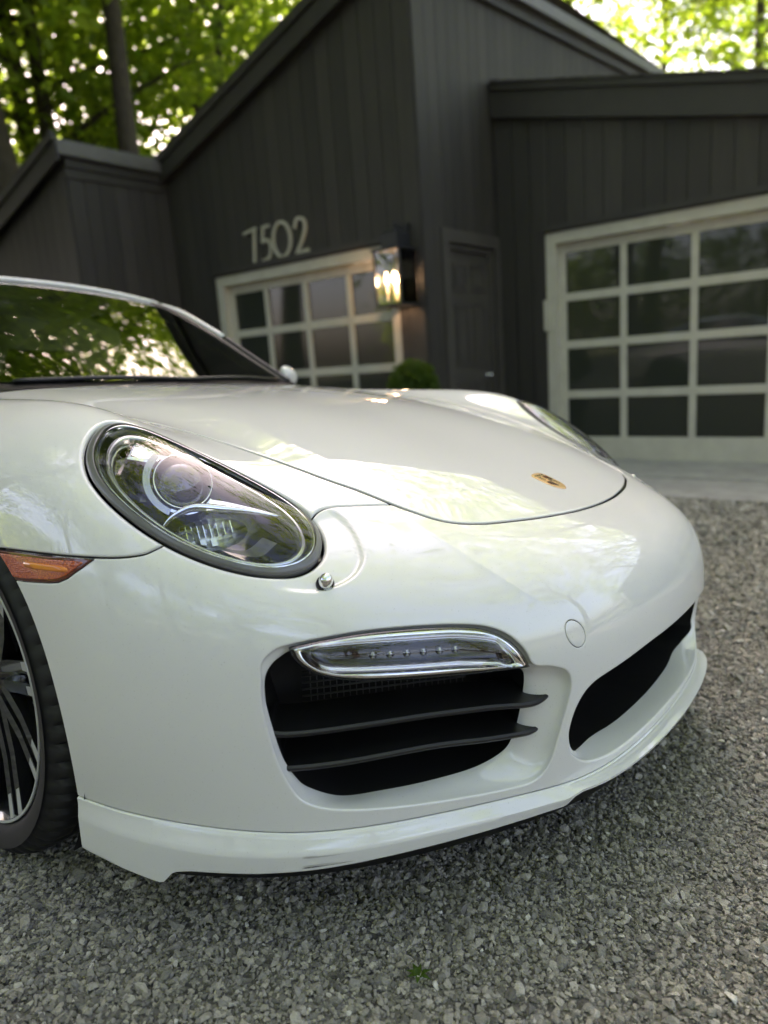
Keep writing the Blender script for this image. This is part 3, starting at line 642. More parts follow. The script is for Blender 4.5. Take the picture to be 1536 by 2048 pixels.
for sx, sy, x0, y0, w_, h_ in ((1, 1, .07, .05, .50, .50), (-1, -1, -.57, -.62, .50, .57)):
    for k in range(4):
        xa = x0+w_*k/4; yb = y0
        if sy < 0: yb = y0+.34*max(0, (3-k)/4)
        cplate('red_stripe' if k % 2 == 0 else 'black_stripe', quad(xa+.008, yb, xa+w_/4-.008, y0+h_), .0012, .0023, M['red'] if k % 2 == 0 else M['black'])
for bx, by, s in ((-.34, .30, 1), (.34, -.30, -1)):     # antlers: three bent bars a quarter
    for k in range(3):
        y = by+.17-.15*k; ln = .17-.03*k
        cplate('antler', [(bx-ln, y+.05), (bx-ln*.5, y-.02), (bx+ln*.6, y-.03), (bx+ln, y+.05), (bx+ln*.7, y+.015), (bx-ln*.5, y+.025)][::1 if s > 0 else 1], .0012, .0022, M['black'])
cplate('inner_shield', catmull([(-.16, .2), (.16, .2), (.17, -.02), (.10, -.16), (0, -.23), (-.10, -.16), (-.17, -.02)], 24, True), .0014, .0027, M['gold'])
cplate('horse', catmull([(-.07, -.15), (.0, -.05), (.06, -.14), (.07, -.02), (.03, .06), (.10, .14), (.02, .16), (-.06, .06), (-.08, -.03)], 26, True), .0024, .0033, M['black'])
def text_mesh(body, size, extr, spacing=1.0):
    cu = bpy.data.curves.new('t', 'FONT'); cu.body = body; cu.size = size; cu.extrude = extr; cu.align_x = 'CENTER'; cu.align_y = 'CENTER'; cu.space_character = spacing; cu.resolution_u = 2
    o = bpy.data.objects.new('t', cu); COL.objects.link(o); dg = bpy.context.evaluated_depsgraph_get(); dg.update()
    me = bpy.data.meshes.new_from_object(o.evaluated_get(dg)); V = np.array([v.co[:] for v in me.vertices]); F = [tuple(p.vertices) for p in me.polygons]
    bpy.data.objects.remove(o); bpy.data.curves.remove(cu); bpy.data.meshes.remove(me); return V, F
V, F = text_mesh('PORSCHE', .24, .5, 1.05); V = hood_pts((V[:, :2]+[0, .70])*[CW, CR]+[0, CY], .0012+.0010*(V[:, 2] > 0)); mesh('crest_lettering', V, F, M['black'], crest, False)

# ---- wheels
def wheel(cx, cy, cz, ro, width, rim_r, side):
    w_ = empty('wheel', car, (cx, cy, cz)); ax = np.array((side, 0, 0.)); hw = width/2
    n = 240; t = np.linspace(0, 2*np.pi, n, endpoint=False)
    prof = [(rim_r-.006, hw-.020), (rim_r+.004, hw-.010), (rim_r+.018, hw-.002), (rim_r+.040, hw+.003), (ro-.035, hw), (ro-.018, hw-.008), (ro-.008, hw-.017), (ro-.002, hw-.030), (ro, hw-.045)]
    prof += [(ro, .062), (ro-.007, .060), (ro-.007, .050), (ro, .048), (ro, .012), (ro-.007, .010), (ro-.007, -.002), (ro, -.004), (ro, -.044), (ro-.007, -.046), (ro-.007, -.056), (ro, -.058), (ro-.002, -hw+.03), (ro-.02, -hw+.008), (ro-.05, -hw), (rim_r, -hw+.02)]
    V = []
    for k, (r, h) in enumerate(prof):
        rr = np.full(n, r)
        if k in (4, 5, 6, 7, 8): rr = rr-np.where((np.arange(n) % 4) == 0, .009 if k > 5 else .004, 0)
        V.append(np.stack([np.full(n, side*h), rr*np.cos(t), rr*np.sin(t)], 1))
    f = grid_faces(len(prof), n, True); f = f if side < 0 else f[:, ::-1]
    tyre = mesh('tyre', np.concatenate(V), f, M['tyre'], w_, 40)
    g = MB(); e = ax
    rim = [(rim_r-.002, hw-.014), (rim_r-.001, hw-.010), (rim_r-.002, hw-.0085)]
    g.lathe(rim, (0, 0, 0), e, 96); g.lathe([(rim_r-.002, hw-.0085), (rim_r-.0065, hw-.0095)], (0, 0, 0), e, 96)
    g.build('rim_edge', M['machined'], w_, 30)
    g = MB(); g.lathe([(rim_r-.0062, hw-.0094), (rim_r-.016, hw-.022), (rim_r-.028, hw-.05), (rim_r-.032, -hw+.03), (rim_r, -hw+.015)], (0, 0, 0), e, 96)
    g.build('rim_barrel', M['rimblack'], w_)
    g = MB(); g.lathe([(.001, hw-.040), (.030, hw-.040), (.040, hw-.046), (.075, hw-.060), (.080, hw-.10)], (0, 0, 0), e, 48); g.build('hub', M['rimblack'], w_)
    def bar(a, r0, r1, w0, w1, d0, d1, x0, x1, off0, off1):
        "spoke bar between radii r0..r1 at angle a, sideways offsets off0/off1"
        er = np.array((0, math.cos(a), math.sin(a))); et = np.array((0, -math.sin(a), math.cos(a))); V = []
        for r, ww, dd, xx, of in ((r0, w0, d0, x0, off0), ((r0+r1)/2, (w0+w1)/2, (d0+d1)/2, (x0+x1)/2-.004, (off0+off1)/2), (r1, w1, d1, x1, off1)):
            for s, k in ((-1, 0), (1, 0), (1, 1), (-1, 1)): V.append(er*r+et*(of+s*ww)+ax*(xx-k*dd))
        f = [tuple(x) for x in grid_faces(3, 4, True)]+[(0, 1, 2, 3), (11, 10, 9, 8)]; return V, f
    for k in range(10):
        a = 2*math.pi*(k+.61)/10; s = MB()
        for sg in (-1, 1): s.add(*bar(a, .05, rim_r-.012, .0105, .0110, .03, .02, hw-.048, hw-.013, sg*.0185, sg*.0195))
        sp = s.build('spoke', M['rimblack'], w_, 30); s = MB()
        for sg in (-1, 1): s.add(*bar(a, .08, rim_r-.006, .0045, .0080, .003, .003, hw-.0455, hw-.0105, sg*.0215, sg*.0205))
        s.build('machined_face', M['machined'], sp, 30)
    g = MB(); g.lathe([(.08, -.012), (.185, -.012), (.19, -.016), (.19, -.034), (.08, -.034)], (0, 0, 0), e, 72); g.build('brake_disc', M['disc'], w_, 30)
    g = MB(); g.add(*arc_block(side, .105, .20, 150, 215, -.045, .012)); g.build('brake_caliper', mat('caliper', (.09, .09, .09), .4, coat=.5), w_, 30)
    return w_
def arc_block(side, r0, r1, a0, a1, x0, x1, n=12):
    a = np.radians(np.linspace(a0, a1, n)); V = []
    for r, x in ((r0, x0), (r0, x1), (r1, x1), (r1, x0)): V.append(np.stack([np.full(n, side*x), r*np.cos(a), r*np.sin(a)], 1))
    return np.stack(V, 1).reshape(-1, 3), [tuple(x) for x in grid_faces(n, 4, True)]+[(0, 1, 2, 3), tuple(range((n-1)*4, n*4))[::-1]]
WY, WZ = .968, .328
for sx in (-1, 1):
    wheel(sx*.768, WY, WZ, .334, .245, .266, sx); wheel(sx*.765, WY+2.45, .340, .348, .29, .268, sx)
# wheel-well liners
for sx in (-1, 1):
    for yy, r, x1 in ((WY, .385, .872), (WY+2.45, .39, .885)):
        a = np.radians(np.linspace(-35, 215, 40)); V = []
        for x, rr in ((x1, r), (.62, r), (.45, r*.9)): V.append(np.stack([np.full(40, sx*x), yy+rr*np.cos(a), WZ+rr*np.sin(a)], 1))
        V.append(np.stack([np.full(40, sx*.45), np.full(40, yy), np.full(40, WZ)], 1)); f = grid_faces(4, 40); mesh('wheel_well', np.concatenate(V), f if sx > 0 else f[:, ::-1], M['cavity'], car)

# ---- body behind the front wheels, doors, tail (mostly out of frame)
def nat(xs, ys, q): return basis(np.asarray(xs, float), q)@np.asarray(ys, float)
YS = np.linspace(1.0, 4.40, 150); WS = np.linspace(0, 1, 46)
zlo = .18+.02*sstep(3.2, 4.4, YS); zhi = nat([1.0, 1.6, 2.4, 3.0, 3.5, 4.0, 4.4], [.80, .855, .90, .925, .92, .87, .80], YS)
GY, GW = np.meshgrid(YS, WS, indexing='ij'); Zs = zlo[:, None]+(zhi-zlo)[:, None]*GW
Xs = nat([0, .18, .4, .6, .75, .88, 1], [.845, .880, .896, .900, .886, .845, .775], WS)[None, :]+0*GY
swell = sstep(2.4, 3.25, GY)*(1-sstep(3.7, 4.4, GY)*.3); Xs = Xs+.045*swell*np.sin(np.pi*np.clip(GW*1.05, 0, 1))-.018*sstep(1.3, 1.9, GY)*(1-sstep(2.2, 3.0, GY))*np.exp(-((GW-.35)/.28)**2)
Xs = Xs-.26*np.clip((GY-3.75)/.65, 0, 1)**2.2-.008
def side_cut(r): return (np.hypot(GY-WY, Zs-WZ) > r[0]) & (np.hypot(GY-WY-2.45, Zs-.345) > r[1])
Vb = np.stack([Xs, GY, Zs], -1).reshape(-1, 3); q = grid_faces(150, 46)
def snap(V, cy, cz, r):
    d = np.hypot(V[:, 1]-cy, V[:, 2]-cz); k = np.abs(d-r) < .016; s = np.where(k, r/np.maximum(d, 1e-6), 1)
    V[:, 1] = cy+(V[:, 1]-cy)*s; V[:, 2] = cz+(V[:, 2]-cz)*s
snap(Vb, WY, WZ, .372); snap(Vb, WY+2.45, .345, .385)
okv = (np.hypot(Vb[:, 1]-WY, Vb[:, 2]-WZ) > .3715) & (np.hypot(Vb[:, 1]-WY-2.45, Vb[:, 2]-.345) > .3845) & ((Vb[:, 1] > 1.24) | (Vb[:, 2] > 2))
q = q[okv[q].all(1)]
dy = Vb[q].mean(1)[:, 1]; dzf = Vb[q].mean(1)[:, 2]
door = (dy > 1.58) & (dy < 2.72) & (dzf > .27)
both('body_side', Vb, q[~door], M['paint'], both_car); dr = both('door', Vb-[.002, 0, 0], q[door], M['paint'], both_car)
g = MB(); g.tube([(.905, 2.42, .70), (.925, 2.46, .702), (.925, 2.60, .705), (.905, 2.64, .707)], .012, 8, ry=.010); both('door_handle', np.concatenate(g.v), g.f, M['paint'], dr)
# tail and rear deck
ends = np.stack([Xs[-1], GY[-1], Zs[-1]], 1); ss = np.linspace(-1, 1, 41)
G = np.stack([np.stack([ends[:, 0]*s, 4.40+.115*(1-s*s)-.03*(WS-.35)**2*6*(1-s*s), ends[:, 2]], 1) for s in ss], 0)
mesh('rear_bumper', G.reshape(-1, 3), grid_faces(41, 46), M['paint'], car)
k0 = int(np.argmin(abs(YS-3.0))); yy = YS[k0:]; top = np.stack([Xs[k0:, -1], yy, zhi[k0:]], 1)
G = np.stack([np.stack([top[:, 0]*s, yy+.115*(1-s*s)*sstep(4.0, 4.4, yy), top[:, 2]+.05*(1-s*s)*(1-sstep(3.9, 4.4, yy)*.8)], 1) for s in ss], 0)
mesh('rear_deck', G.reshape(-1, 3), grid_faces(41, len(yy)), M['paint'], car)
G = np.array([[(-.8, 1.2, .13), (-.8, 4.3, .14)], [(.8, 1.2, .13), (.8, 4.3, .14)]]); mesh('underbody', G.reshape(-1, 3), [(0, 1, 3, 2)], M['cavity'], car, False)
mesh('front_underbody', [(-.74, .40, .118), (.74, .40, .118), (.55, 1.25, .125), (-.55, 1.25, .125), (-.42, .10, .135), (.42, .10, .135)], [(0, 3, 2, 1), (4, 0, 1, 5)], M['cavity'], car, False)
# cowl, windscreen, roof, glass
pil = catmull([(.655,1.635,.893),(.640,1.69,.93),(.615,1.80,1.0),(.585,1.94,1.09),(.545,2.13,1.195),(.50,2.215,1.232)], 40)
cl = catmull([(0,1.455,.893),(0,1.75,1.045),(0,2.0,1.166),(0,2.245,1.274)], 40)
sx_ = np.linspace(-1, 1, 41)
W_ = np.stack([np.stack([pil[i, 0]*sx_, cl[i, 1]+(pil[i, 1]-cl[i, 1])*sx_**2, cl[i, 2]+(pil[i, 2]-cl[i, 2])*np.abs(sx_)**2.3], 1) for i in range(40)])
mesh('windscreen', W_.reshape(-1, 3), grid_faces(40, 41)[:, ::-1], M['ws'], car)
rail = catmull([(.50,2.215,1.232),(.525,2.35,1.246),(.535,2.6,1.250),(.535,2.9,1.225),(.54,3.2,1.17),(.56,3.55,1.06),(.60,3.95,.93)], 50)
rc = catmull([(0,2.245,1.274),(0,2.4,1.289),(0,2.6,1.294),(0,2.9,1.283),(0,3.2,1.235),(0,3.55,1.12),(0,3.95,.965)], 50)
R_ = np.stack([np.stack([rail[i, 0]*sx_, rc[i, 1]+(rail[i, 1]-rc[i, 1])*sx_**2, rc[i, 2]+(rail[i, 2]-rc[i, 2])*np.abs(sx_)**2.3], 1) for i in range(50)])
fq = grid_faces(50, 41); cxy = R_.reshape(-1, 3)[fq].mean(1); rw = (cxy[:, 1] > 3.02) & (cxy[:, 1] < 3.85) & (np.abs(cxy[:, 0]) < .46)
fq = fq[:, ::-1]
mesh('roof', R_.reshape(-1, 3), fq[~rw], M['paint'], car); mesh('rear_window', R_.reshape(-1, 3), fq[rw], M['tint'], car)
edge = np.concatenate([pil, rail[1:]]); ww = np.linspace(0, 1, 12)
belt = np.stack([np.interp(edge[:, 1], [1.6, 2.2, 3.0, 4.0], [.735, .765, .775, .70]), edge[:, 1], np.interp(edge[:, 1], YS, zhi)], 1); belt[:, 2] = np.minimum(belt[:, 2]+.004, edge[:, 2])
G = np.stack([edge*(1-a)+belt*a+np.array((.05, 0, 0))*math.sin(math.pi*a)*.5 for a in ww], 0)
both('side_window', G.reshape(-1, 3), grid_faces(12, len(edge)), M['tint'], both_car, out=(1, 0, .3))
fr = pil+[.016, .006, .0]; both('windscreen_pillar', *sweep(fr[20:], .011, 10), M['paint'], both_car); both('shaded_pillar', *sweep(fr[:21], .0105, 10), M['plastic'], both_car)  # lower pillar coloured black to imitate the dark it reflects
hd = W_[-1]+[0, .004, .004]; mesh('roof_edge', *sweep(hd, .011, 8), M['paint'], car)
pi_ = pil-[.035, -.01, .012]; both('pillar_trim', *sweep(pi_, .026, 8), M['interior'], both_car)
x = np.linspace(-.66, .66, 41); yb = 1.455+.18*(x/.655)**2
zh = np.array([.890]*41); G = np.stack([np.stack([x*.98, yb-.10, zh-.012-.018*(x/.66)**4], 1), np.stack([x, yb-.03, zh-.010-.004*(x/.66)**2], 1), np.stack([x, yb+.02, zh+.006], 1)], 0)
mesh('cowl', G.reshape(-1, 3), grid_faces(3, 41), M['plastic'], car)
for x0, x1 in ((-.46, .06), (.0, .52)):
    P = catmull([(x0, 1.45+.18*(x0/.655)**2, .896), ((x0+x1)/2, 1.47, .902), (x1, 1.455+.16*(x1/.655)**2, .897)], 16); mesh('wiper_blade', *sweep(P, .007, 6), M['plastic'], car)
# cabin: dashboard, wheel, seats
g = MB(); xx = np.linspace(-.66, .66, 31)
G = np.stack([np.stack([xx, np.full(31, y_)+.10*(xx/.66)**2, np.full(31, z_)-.03*(xx/.66)**2], 1) for y_, z_ in ((1.55, .885), (1.75, .915), (1.92, .90), (1.98, .84), (2.0, .6))], 0)
mesh('dashboard', G.reshape(-1, 3), grid_faces(5, 31), M['interior'], car)
a = np.linspace(0, 2*np.pi, 40, endpoint=False); P = np.stack([.34+.185*np.cos(a), 2.05+.06*np.sin(a), .86+.175*np.sin(a)], 1); mesh('steering_wheel', *sweep(P, .016, 8, True), M['interior'], car)
def seat(x0):
    g = MB()
    prof = [(2.25, .52), (2.70, .48), (2.78, .60), (2.90, .95), (2.95, 1.08), (3.0, 1.10), (3.03, 1.02), (2.92, .45), (2.3, .38)]; wd = [.24, .25, .25, .23, .15, .13, .15, .24, .24]
    V = [];
    for (y_, z_), w_ in zip(prof, wd): V += [(x0-w_, y_, z_), (x0-w_*.6, y_-.02, z_-.01), (x0+w_*.6, y_-.02, z_-.01), (x0+w_, y_, z_)]
    f = []
    for i in range(9):
        j = (i+1) % 9
        for k in range(3): f.append((i*4+k, i*4+k+1, j*4+k+1, j*4+k))
    f += [tuple(i*4 for i in range(9)), tuple(i*4+3 for i in range(8, -1, -1))]; return mesh('seat', V, f, M['interior'], car)
seat(-.36); seat(.36)
# door mirrors
m_ = []
for i, th in enumerate(np.linspace(-np.pi/2, np.pi/2, 13)):
    a = np.linspace(0, 2*np.pi, 24, endpoint=False); k = max(math.cos(th), .02)
    m_.append(np.stack([.890+.070*math.sin(th)+0*a, 1.86+.040*k*np.cos(a)-.03*math.sin(th)*-1, .925+.040*k**.7*np.sin(a)-.012*math.sin(th)], 1))
mir = both('door_mirror', np.concatenate(m_), grid_faces(13, 24, True), M['paint'], both_car)
both('mirror_foot', *sweep([(.77, 1.80, .885), (.82, 1.83, .905), (.86, 1.85, .93)], .018, 8), M['plastic'], mir)

# ------------------------------------------------------------------ the house: local x away from the camera, y along the fronts, z from camera height
HY = -rad(0.5716)
house = empty('house', None, CAM); house.rotation_euler = (0, 0, HY)
tag(house, 'dark brown board house with staggered sloping roofs and two glazed garage doors', 'house')
HM = Matrix.Translation(CAM) @ Matrix.Rotation(HY, 4, 'Z')
def hw(x, y, z): return HM @ Vector((x, y, z))
FLOOR = -1.22
M['siding'] = vary(mat('dark_siding', (.032, .029, .026), .62), (.024, .021, .0175), (.037, .0325, .0275), 3, bump=.25, bscale=40, stretch=(6, 6, .6), rough=(.5, .7))
M['trim'] = vary(mat('dark_trim', (.030, .027, .024), .5), (.023, .0205, .017), (.035, .031, .026), 5, bump=.1, rough=(.42, .6))
M['doorframe'] = vary(mat('beige_frame', (.50, .475, .40), .5), (.46, .435, .365), (.54, .515, .44), 6, rough=(.42, .58))
M['entry'] = vary(mat('entry_paint', (.06, .054, .047), .45), (.055, .049, .043), (.072, .065, .057), 5, rough=(.38, .55))
M['glass'] = mat('garage_glass', (.030, .034, .027), .04, spec=.6)
M['garage_in'] = mat('garage_interior', (.05, .05, .048), .8)
M['roofing'] = vary(mat('roofing', (.06, .055, .05), .85), (.05, .046, .042), (.08, .074, .068), 20, bump=.4)
M['cap'] = vary(mat('metal_cap', (.10, .097, .09), .4), (.09, .088, .08), (.12, .115, .108), 6)
M['number'] = mat('number_plate', (.42, .40, .32), .45)
def _boards():
    m = M['siding']; b = bsdf(m); l = [x for x in m.node_tree.links if x.to_socket == b.inputs['Base Color']][0]; src = l.from_socket
    oi = nd(m, 'ShaderNodeObjectInfo'); mr = nd(m, 'ShaderNodeMapRange'); mr.inputs['To Min'].default_value = .78; mr.inputs['To Max'].default_value = 1.28
    mx = nd(m, 'ShaderNodeVectorMath', operation='SCALE'); lk(m, oi.outputs['Random'], mr.inputs[0]); lk(m, src, mx.inputs[0]); lk(m, mr.outputs[0], mx.inputs['Scale']); lk(m, mx.outputs[0], b.inputs['Base Color'])
_boards()
def hbox(name, a, b, m, parent=house): return MB().box(a, b).build(name, m, parent, False)
def prism(name, pts, ax, t0, t1, m, parent=house):
    "polygon in the wall plane pushed through the wall thickness. ax 'x': pts are (y,z); ax 'y': pts are (x,z)"
    n = len(pts); V = []
    for t in (t0, t1): V += [(t, p[0], p[1]) if ax == 'x' else (p[0], t, p[1]) for p in pts]
    f = [tuple(range(n)), tuple(range(2*n-1, n-1, -1))]+[(i, i+n, (i+1) % n+n, (i+1) % n) for i in range(n)]
    o = mesh(name, V, f, m, parent, False)
    bm = bmesh.new(); bm.from_mesh(o.data); bmesh.ops.recalc_face_normals(bm, faces=bm.faces); bm.to_mesh(o.data); bm.free(); return o
def siding(ax, plane, s0, s1, zbot, ztop, pitch=.203, gap=.006, th=.016, holes=(), back=None, sgn=-1):
    "wall: dark backing plus vertical boards, each its own piece. sgn: side of the plane that faces out"
    wall = prism('wall', [(s0, zbot(s0)), (s1, zbot(s1)), (s1, ztop(s1)), (s0, ztop(s0))] if not holes else [(s0, zbot(s0)), (s0, ztop(s0)), (s1, ztop(s1)), (s1, zbot(s1))]+[p for h in holes for p in ((h[1], zbot(h[1])), (h[1], h[2]), (h[0], h[2]), (h[0], zbot(h[0])))], ax, plane-sgn*.10, plane, M['siding'])
    n = max(1, round((s1-s0)/pitch)); p = (s1-s0)/n
    for i in range(n):
        a, b = s0+i*p+gap/2, s0+(i+1)*p-gap/2; segs = [(a, b, None)]
        for h in holes:
            new = []
            for (x0, x1, lo) in segs:
                if x1 <= h[0] or x0 >= h[1]: new.append((x0, x1, lo)); continue
                if x0 < h[0]: new.append((x0, h[0], lo))
                if x1 > h[1]: new.append((h[1], x1, lo))
                new.append((max(x0, h[0]), min(x1, h[1]), h[2]))
            segs = new
        for x0, x1, lo in segs:
            if x1-x0 < .01: continue
            z0, z1 = (lo if lo is not None else zbot(x0)), (lo if lo is not None else zbot(x1))
            prism('board', [(x0, z0), (x1, z1), (x1, ztop(x1)), (x0, ztop(x0))], ax, plane+sgn*.001, plane+sgn*th, M['siding'], wall)
    return wall
def garage_door(y0, y1, ztop, zbot, x, cols, rails, left_x=None):
    "glazed door: beige frame, rails and stiles, one pane each; x is the outer face"
    d = empty('garage_door', house); fw = .075; th = .045
    rows = [ztop]+rails+[zbot]; hr = .042
    pw = (y1-y0)/cols
    for i, z in enumerate(rails): hbox('rail', (x+.004, y0+.03, z-hr), (x+th, y1-.03, z+hr), M['doorframe'], d)
    hbox('rail', (x+.004, y0+.03, ztop-.10), (x+th, y1-.03, ztop), M['doorframe'], d)
    hbox('rail', (x+.004, y0+.03, zbot), (x+th, y1-.03, zbot+.245), M['doorframe'], d)
    for k in range(cols+1):
        yc = y0+pw*k; hwid = .034 if 0 < k < cols else .036; yc = min(max(yc, y0+hwid), y1-hwid)
        hbox('stile', (x, yc-hwid, zbot), (x+th-.003, yc+hwid, ztop), M['doorframe'], d)
    zs = [zbot+.245]+[r for r in rails[::-1]]+[ztop-.10]
    for k in range(cols):
        for i in range(len(zs)-1):
            za = zs[i]+(hr if i else 0); zb_ = zs[i+1]-(hr if i < len(zs)-2 else 0)
            hbox('pane', (x+.022, y0+pw*k+.02, za-.01), (x+.026, y0+pw*(k+1)-.02, zb_+.01), M['glass'], d)
    return d
def jamb(y0, y1, zt, zbot, x0, x1, w_=.11):
    hbox('door_frame', (x0, y0-w_, zbot), (x1, y0, zt), M['doorframe']); hbox('door_frame', (x0, y1, zbot), (x1, y1+w_, zt), M['doorframe'])
    hbox('door_frame', (x0-.003, y0-w_, zt), (x1, y1+w_, zt+w_), M['doorframe'])
# --- middle block (house number, first garage door, entrance on its side)
XA = 6.1; YR = 4.10; YL = 7.90
rakeA = lambda y: 2.665+.333*(7.87-y)
D1 = (4.52, 7.10, 1.06)
siding('x', XA, YR, YL, lambda y: FLOOR-.15, lambda y: rakeA(y)-.05, holes=[(D1[0]-.11, D1[1]+.11, D1[2]+.115)])
garage_door(D1[0], D1[1], D1[2], FLOOR-.08, XA+.10, 4, [.48, -.05, -.58])
jamb(D1[0], D1[1], D1[2], FLOOR-.1, XA+.0, XA+.10)
prism('header_trim', [(D1[0]-.13, D1[2]+.13), (D1[1]+.13, D1[2]+.13), (D1[1]+.13, D1[2]+.19), (D1[0]-.13, D1[2]+.19)], 'x', XA-.05, XA-.014, M['trim'])
prism('rake_board', [(YR-.12, rakeA(YR-.12)-.27), (YL+.02, rakeA(YL+.02)-.27), (YL+.02, rakeA(YL+.02)), (YR-.12, rakeA(YR-.12))], 'x', XA-.14, XA-.10, M['trim'])
prism('rake_trim', [(YR-.13, rakeA(YR-.13)-.07), (YL+.02, rakeA(YL+.02)-.07), (YL+.02, rakeA(YL+.02)+.03), (YR-.13, rakeA(YR-.13)+.03)], 'x', XA-.175, XA-.142, M['trim'])
prism('soffit', [(YR-.10, rakeA(YR-.10)-.255), (YL, rakeA(YL)-.255), (YL, rakeA(YL)-.235), (YR-.10, rakeA(YR-.10)-.235)], 'x', XA-.099, XA+.3, M['trim'])
topS = lambda x: 3.62+.085*(x-7.44)
siding('y', YR, XA, 13.4, lambda x: FLOOR-.15, topS, holes=[(6.50, 7.52, 1.17)])
prism('eave_board', [(XA-.12, topS(XA-.12)), (13.6, topS(13.6)), (13.6, topS(13.6)+.13), (XA-.12, topS(XA-.12)+.13)], 'y', YR-.075, YR-.03, M['trim'])
prism('eave_trim', [(XA-.12, topS(XA-.12)+.12), (13.6, topS(13.6)+.12), (13.6, topS(13.6)+.25), (XA-.12, topS(XA-.12)+.25)], 'y', YR-.16, YR-.078, M['cap'])
mesh('roof', [(XA-.17, YR-.13, rakeA(YR-.13)+.035), (XA-.17, YL+.1, rakeA(YL+.1)+.035), (13.6, YL+.1, rakeA(YL+.1)+.5), (13.6, YR-.13, topS(13.6)+.27)], [(0, 1, 2, 3)], M['roofing'], house, False)
# entrance door in the side wall
ed = empty('entry_door', house); Y0 = YR+.045
hbox('door_leaf', (6.62, Y0, FLOOR+.22), (7.44, Y0+.045, 1.10), M['entry'], ed)
for x0, x1, z0, z1 in ((6.70, 6.98, .70, .98), (7.08, 7.36, .70, .98), (6.70, 6.98, -.10, .56), (7.08, 7.36, -.10, .56), (6.70, 6.98, -.85, -.28), (7.08, 7.36, -.85, -.28)):
    p = MB()
    for a, b in (((x0, z0), (x1, z0+.03)), ((x0, z1-.03), (x1, z1)), ((x0, z0+.031), (x0+.03, z1-.031)), ((x1-.03, z0+.031), (x1, z1-.031))): p.box((a[0], Y0-.012, a[1]), (b[0], Y0-.001, b[1]))
    p.box((x0+.055, Y0-.009, z0+.055), (x1-.055, Y0-.0005, z1-.055)); p.build('door_panel', M['entry'], ed, False)
g = MB(); g.lathe([(.001, .062), (.026, .058), (.030, .042), (.022, .03), (.012, .022), (.012, .006), (.032, .004), (.032, 0)], (7.37, Y0, -.22), (0, -1, 0), 20); g.build('door_knob', M['satin'], ed)
for a, b in (((6.50, 1.10), (7.52, 1.17)), ((6.50, FLOOR), (6.62, 1.10)), ((7.44, FLOOR), (7.52, 1.10))): hbox('door_jamb', (a[0], YR+.002, a[1]), (b[0], YR+.095, b[1]), M['entry'])
for a, b in (((6.40, 1.165), (7.60, 1.29)), ((6.40, FLOOR), (6.515, 1.164)), ((7.505, FLOOR), (7.60, 1.164))): hbox('door_casing', (a[0], YR-.045, a[1]), (b[0], YR-.017, b[1]), M['entry'])
hbox('door_step', (6.40, YR-.45, FLOOR-.1), (7.53, YR+.1, FLOOR+.20), M['cap'])
# --- right block (second garage door)
XB = 7.62
rakeB = lambda y: 2.84+.235*(y-4.05)
D2 = (-1.54, 3.40, 1.13)
siding('x', XB, -4.5, YR-.02, lambda y: FLOOR-.15, lambda y: rakeB(y)-.05, holes=[(D2[0]-.11, D2[1]+.11, D2[2]+.115)])
garage_door(D2[0], D2[1], D2[2], FLOOR, XB+.10, 7, [.562, .05, -.498])
jamb(D2[0], D2[1], D2[2], FLOOR, XB+.0, XB+.10)
prism('header_trim', [(D2[0]-.13, D2[2]+.13), (D2[1]+.13, D2[2]+.13), (D2[1]+.13, D2[2]+.19), (D2[0]-.13, D2[2]+.19)], 'x', XB-.05, XB-.014, M['trim'])
hbox('keypad_box', (XB-.03, D2[1]+.06, .22), (XB-.001, D2[1]+.135, .55), M['doorframe'])
prism('rake_board', [(-4.7, rakeB(-4.7)-.32), (YR-.02, rakeB(YR-.02)-.32), (YR-.02, rakeB(YR-.02)), (-4.7, rakeB(-4.7))], 'x', XB-.09, XB-.05, M['trim'])
prism('rake_trim', [(-4.7, rakeB(-4.7)-.05), (YR-.02, rakeB(YR-.02)-.05), (YR-.02, rakeB(YR-.02)+.02), (-4.7, rakeB(-4.7)+.02)], 'x', XB-.12, XB-.092, M['trim'])
mesh('roof', [(XB-.12, -4.7, rakeB(-4.7)+.025), (XB-.12, YR-.02, rakeB(YR)+.02), (14, YR-.02, rakeB(YR)+.02), (14, -4.7, rakeB(-4.7)+.025)], [(0, 1, 2, 3)], M['roofing'], house, False)
# ragged drip edge of the shingles
rg = random.Random(3); y = -4.6
while y < YR-.1:
    wd = rg.uniform(.12, .24); z = rakeB(y+wd/2)+.026
    prism('shingle', [(y, rakeB(y)+.022), (y+wd-.012, rakeB(y+wd)+.022), (y+wd-.012, rakeB(y+wd)+.022+rg.uniform(.010, .022)), (y, rakeB(y)+.022+rg.uniform(.010, .02))], 'x', XB-.135-rg.uniform(0, .012), XB+.2, M['roofing']); y += wd
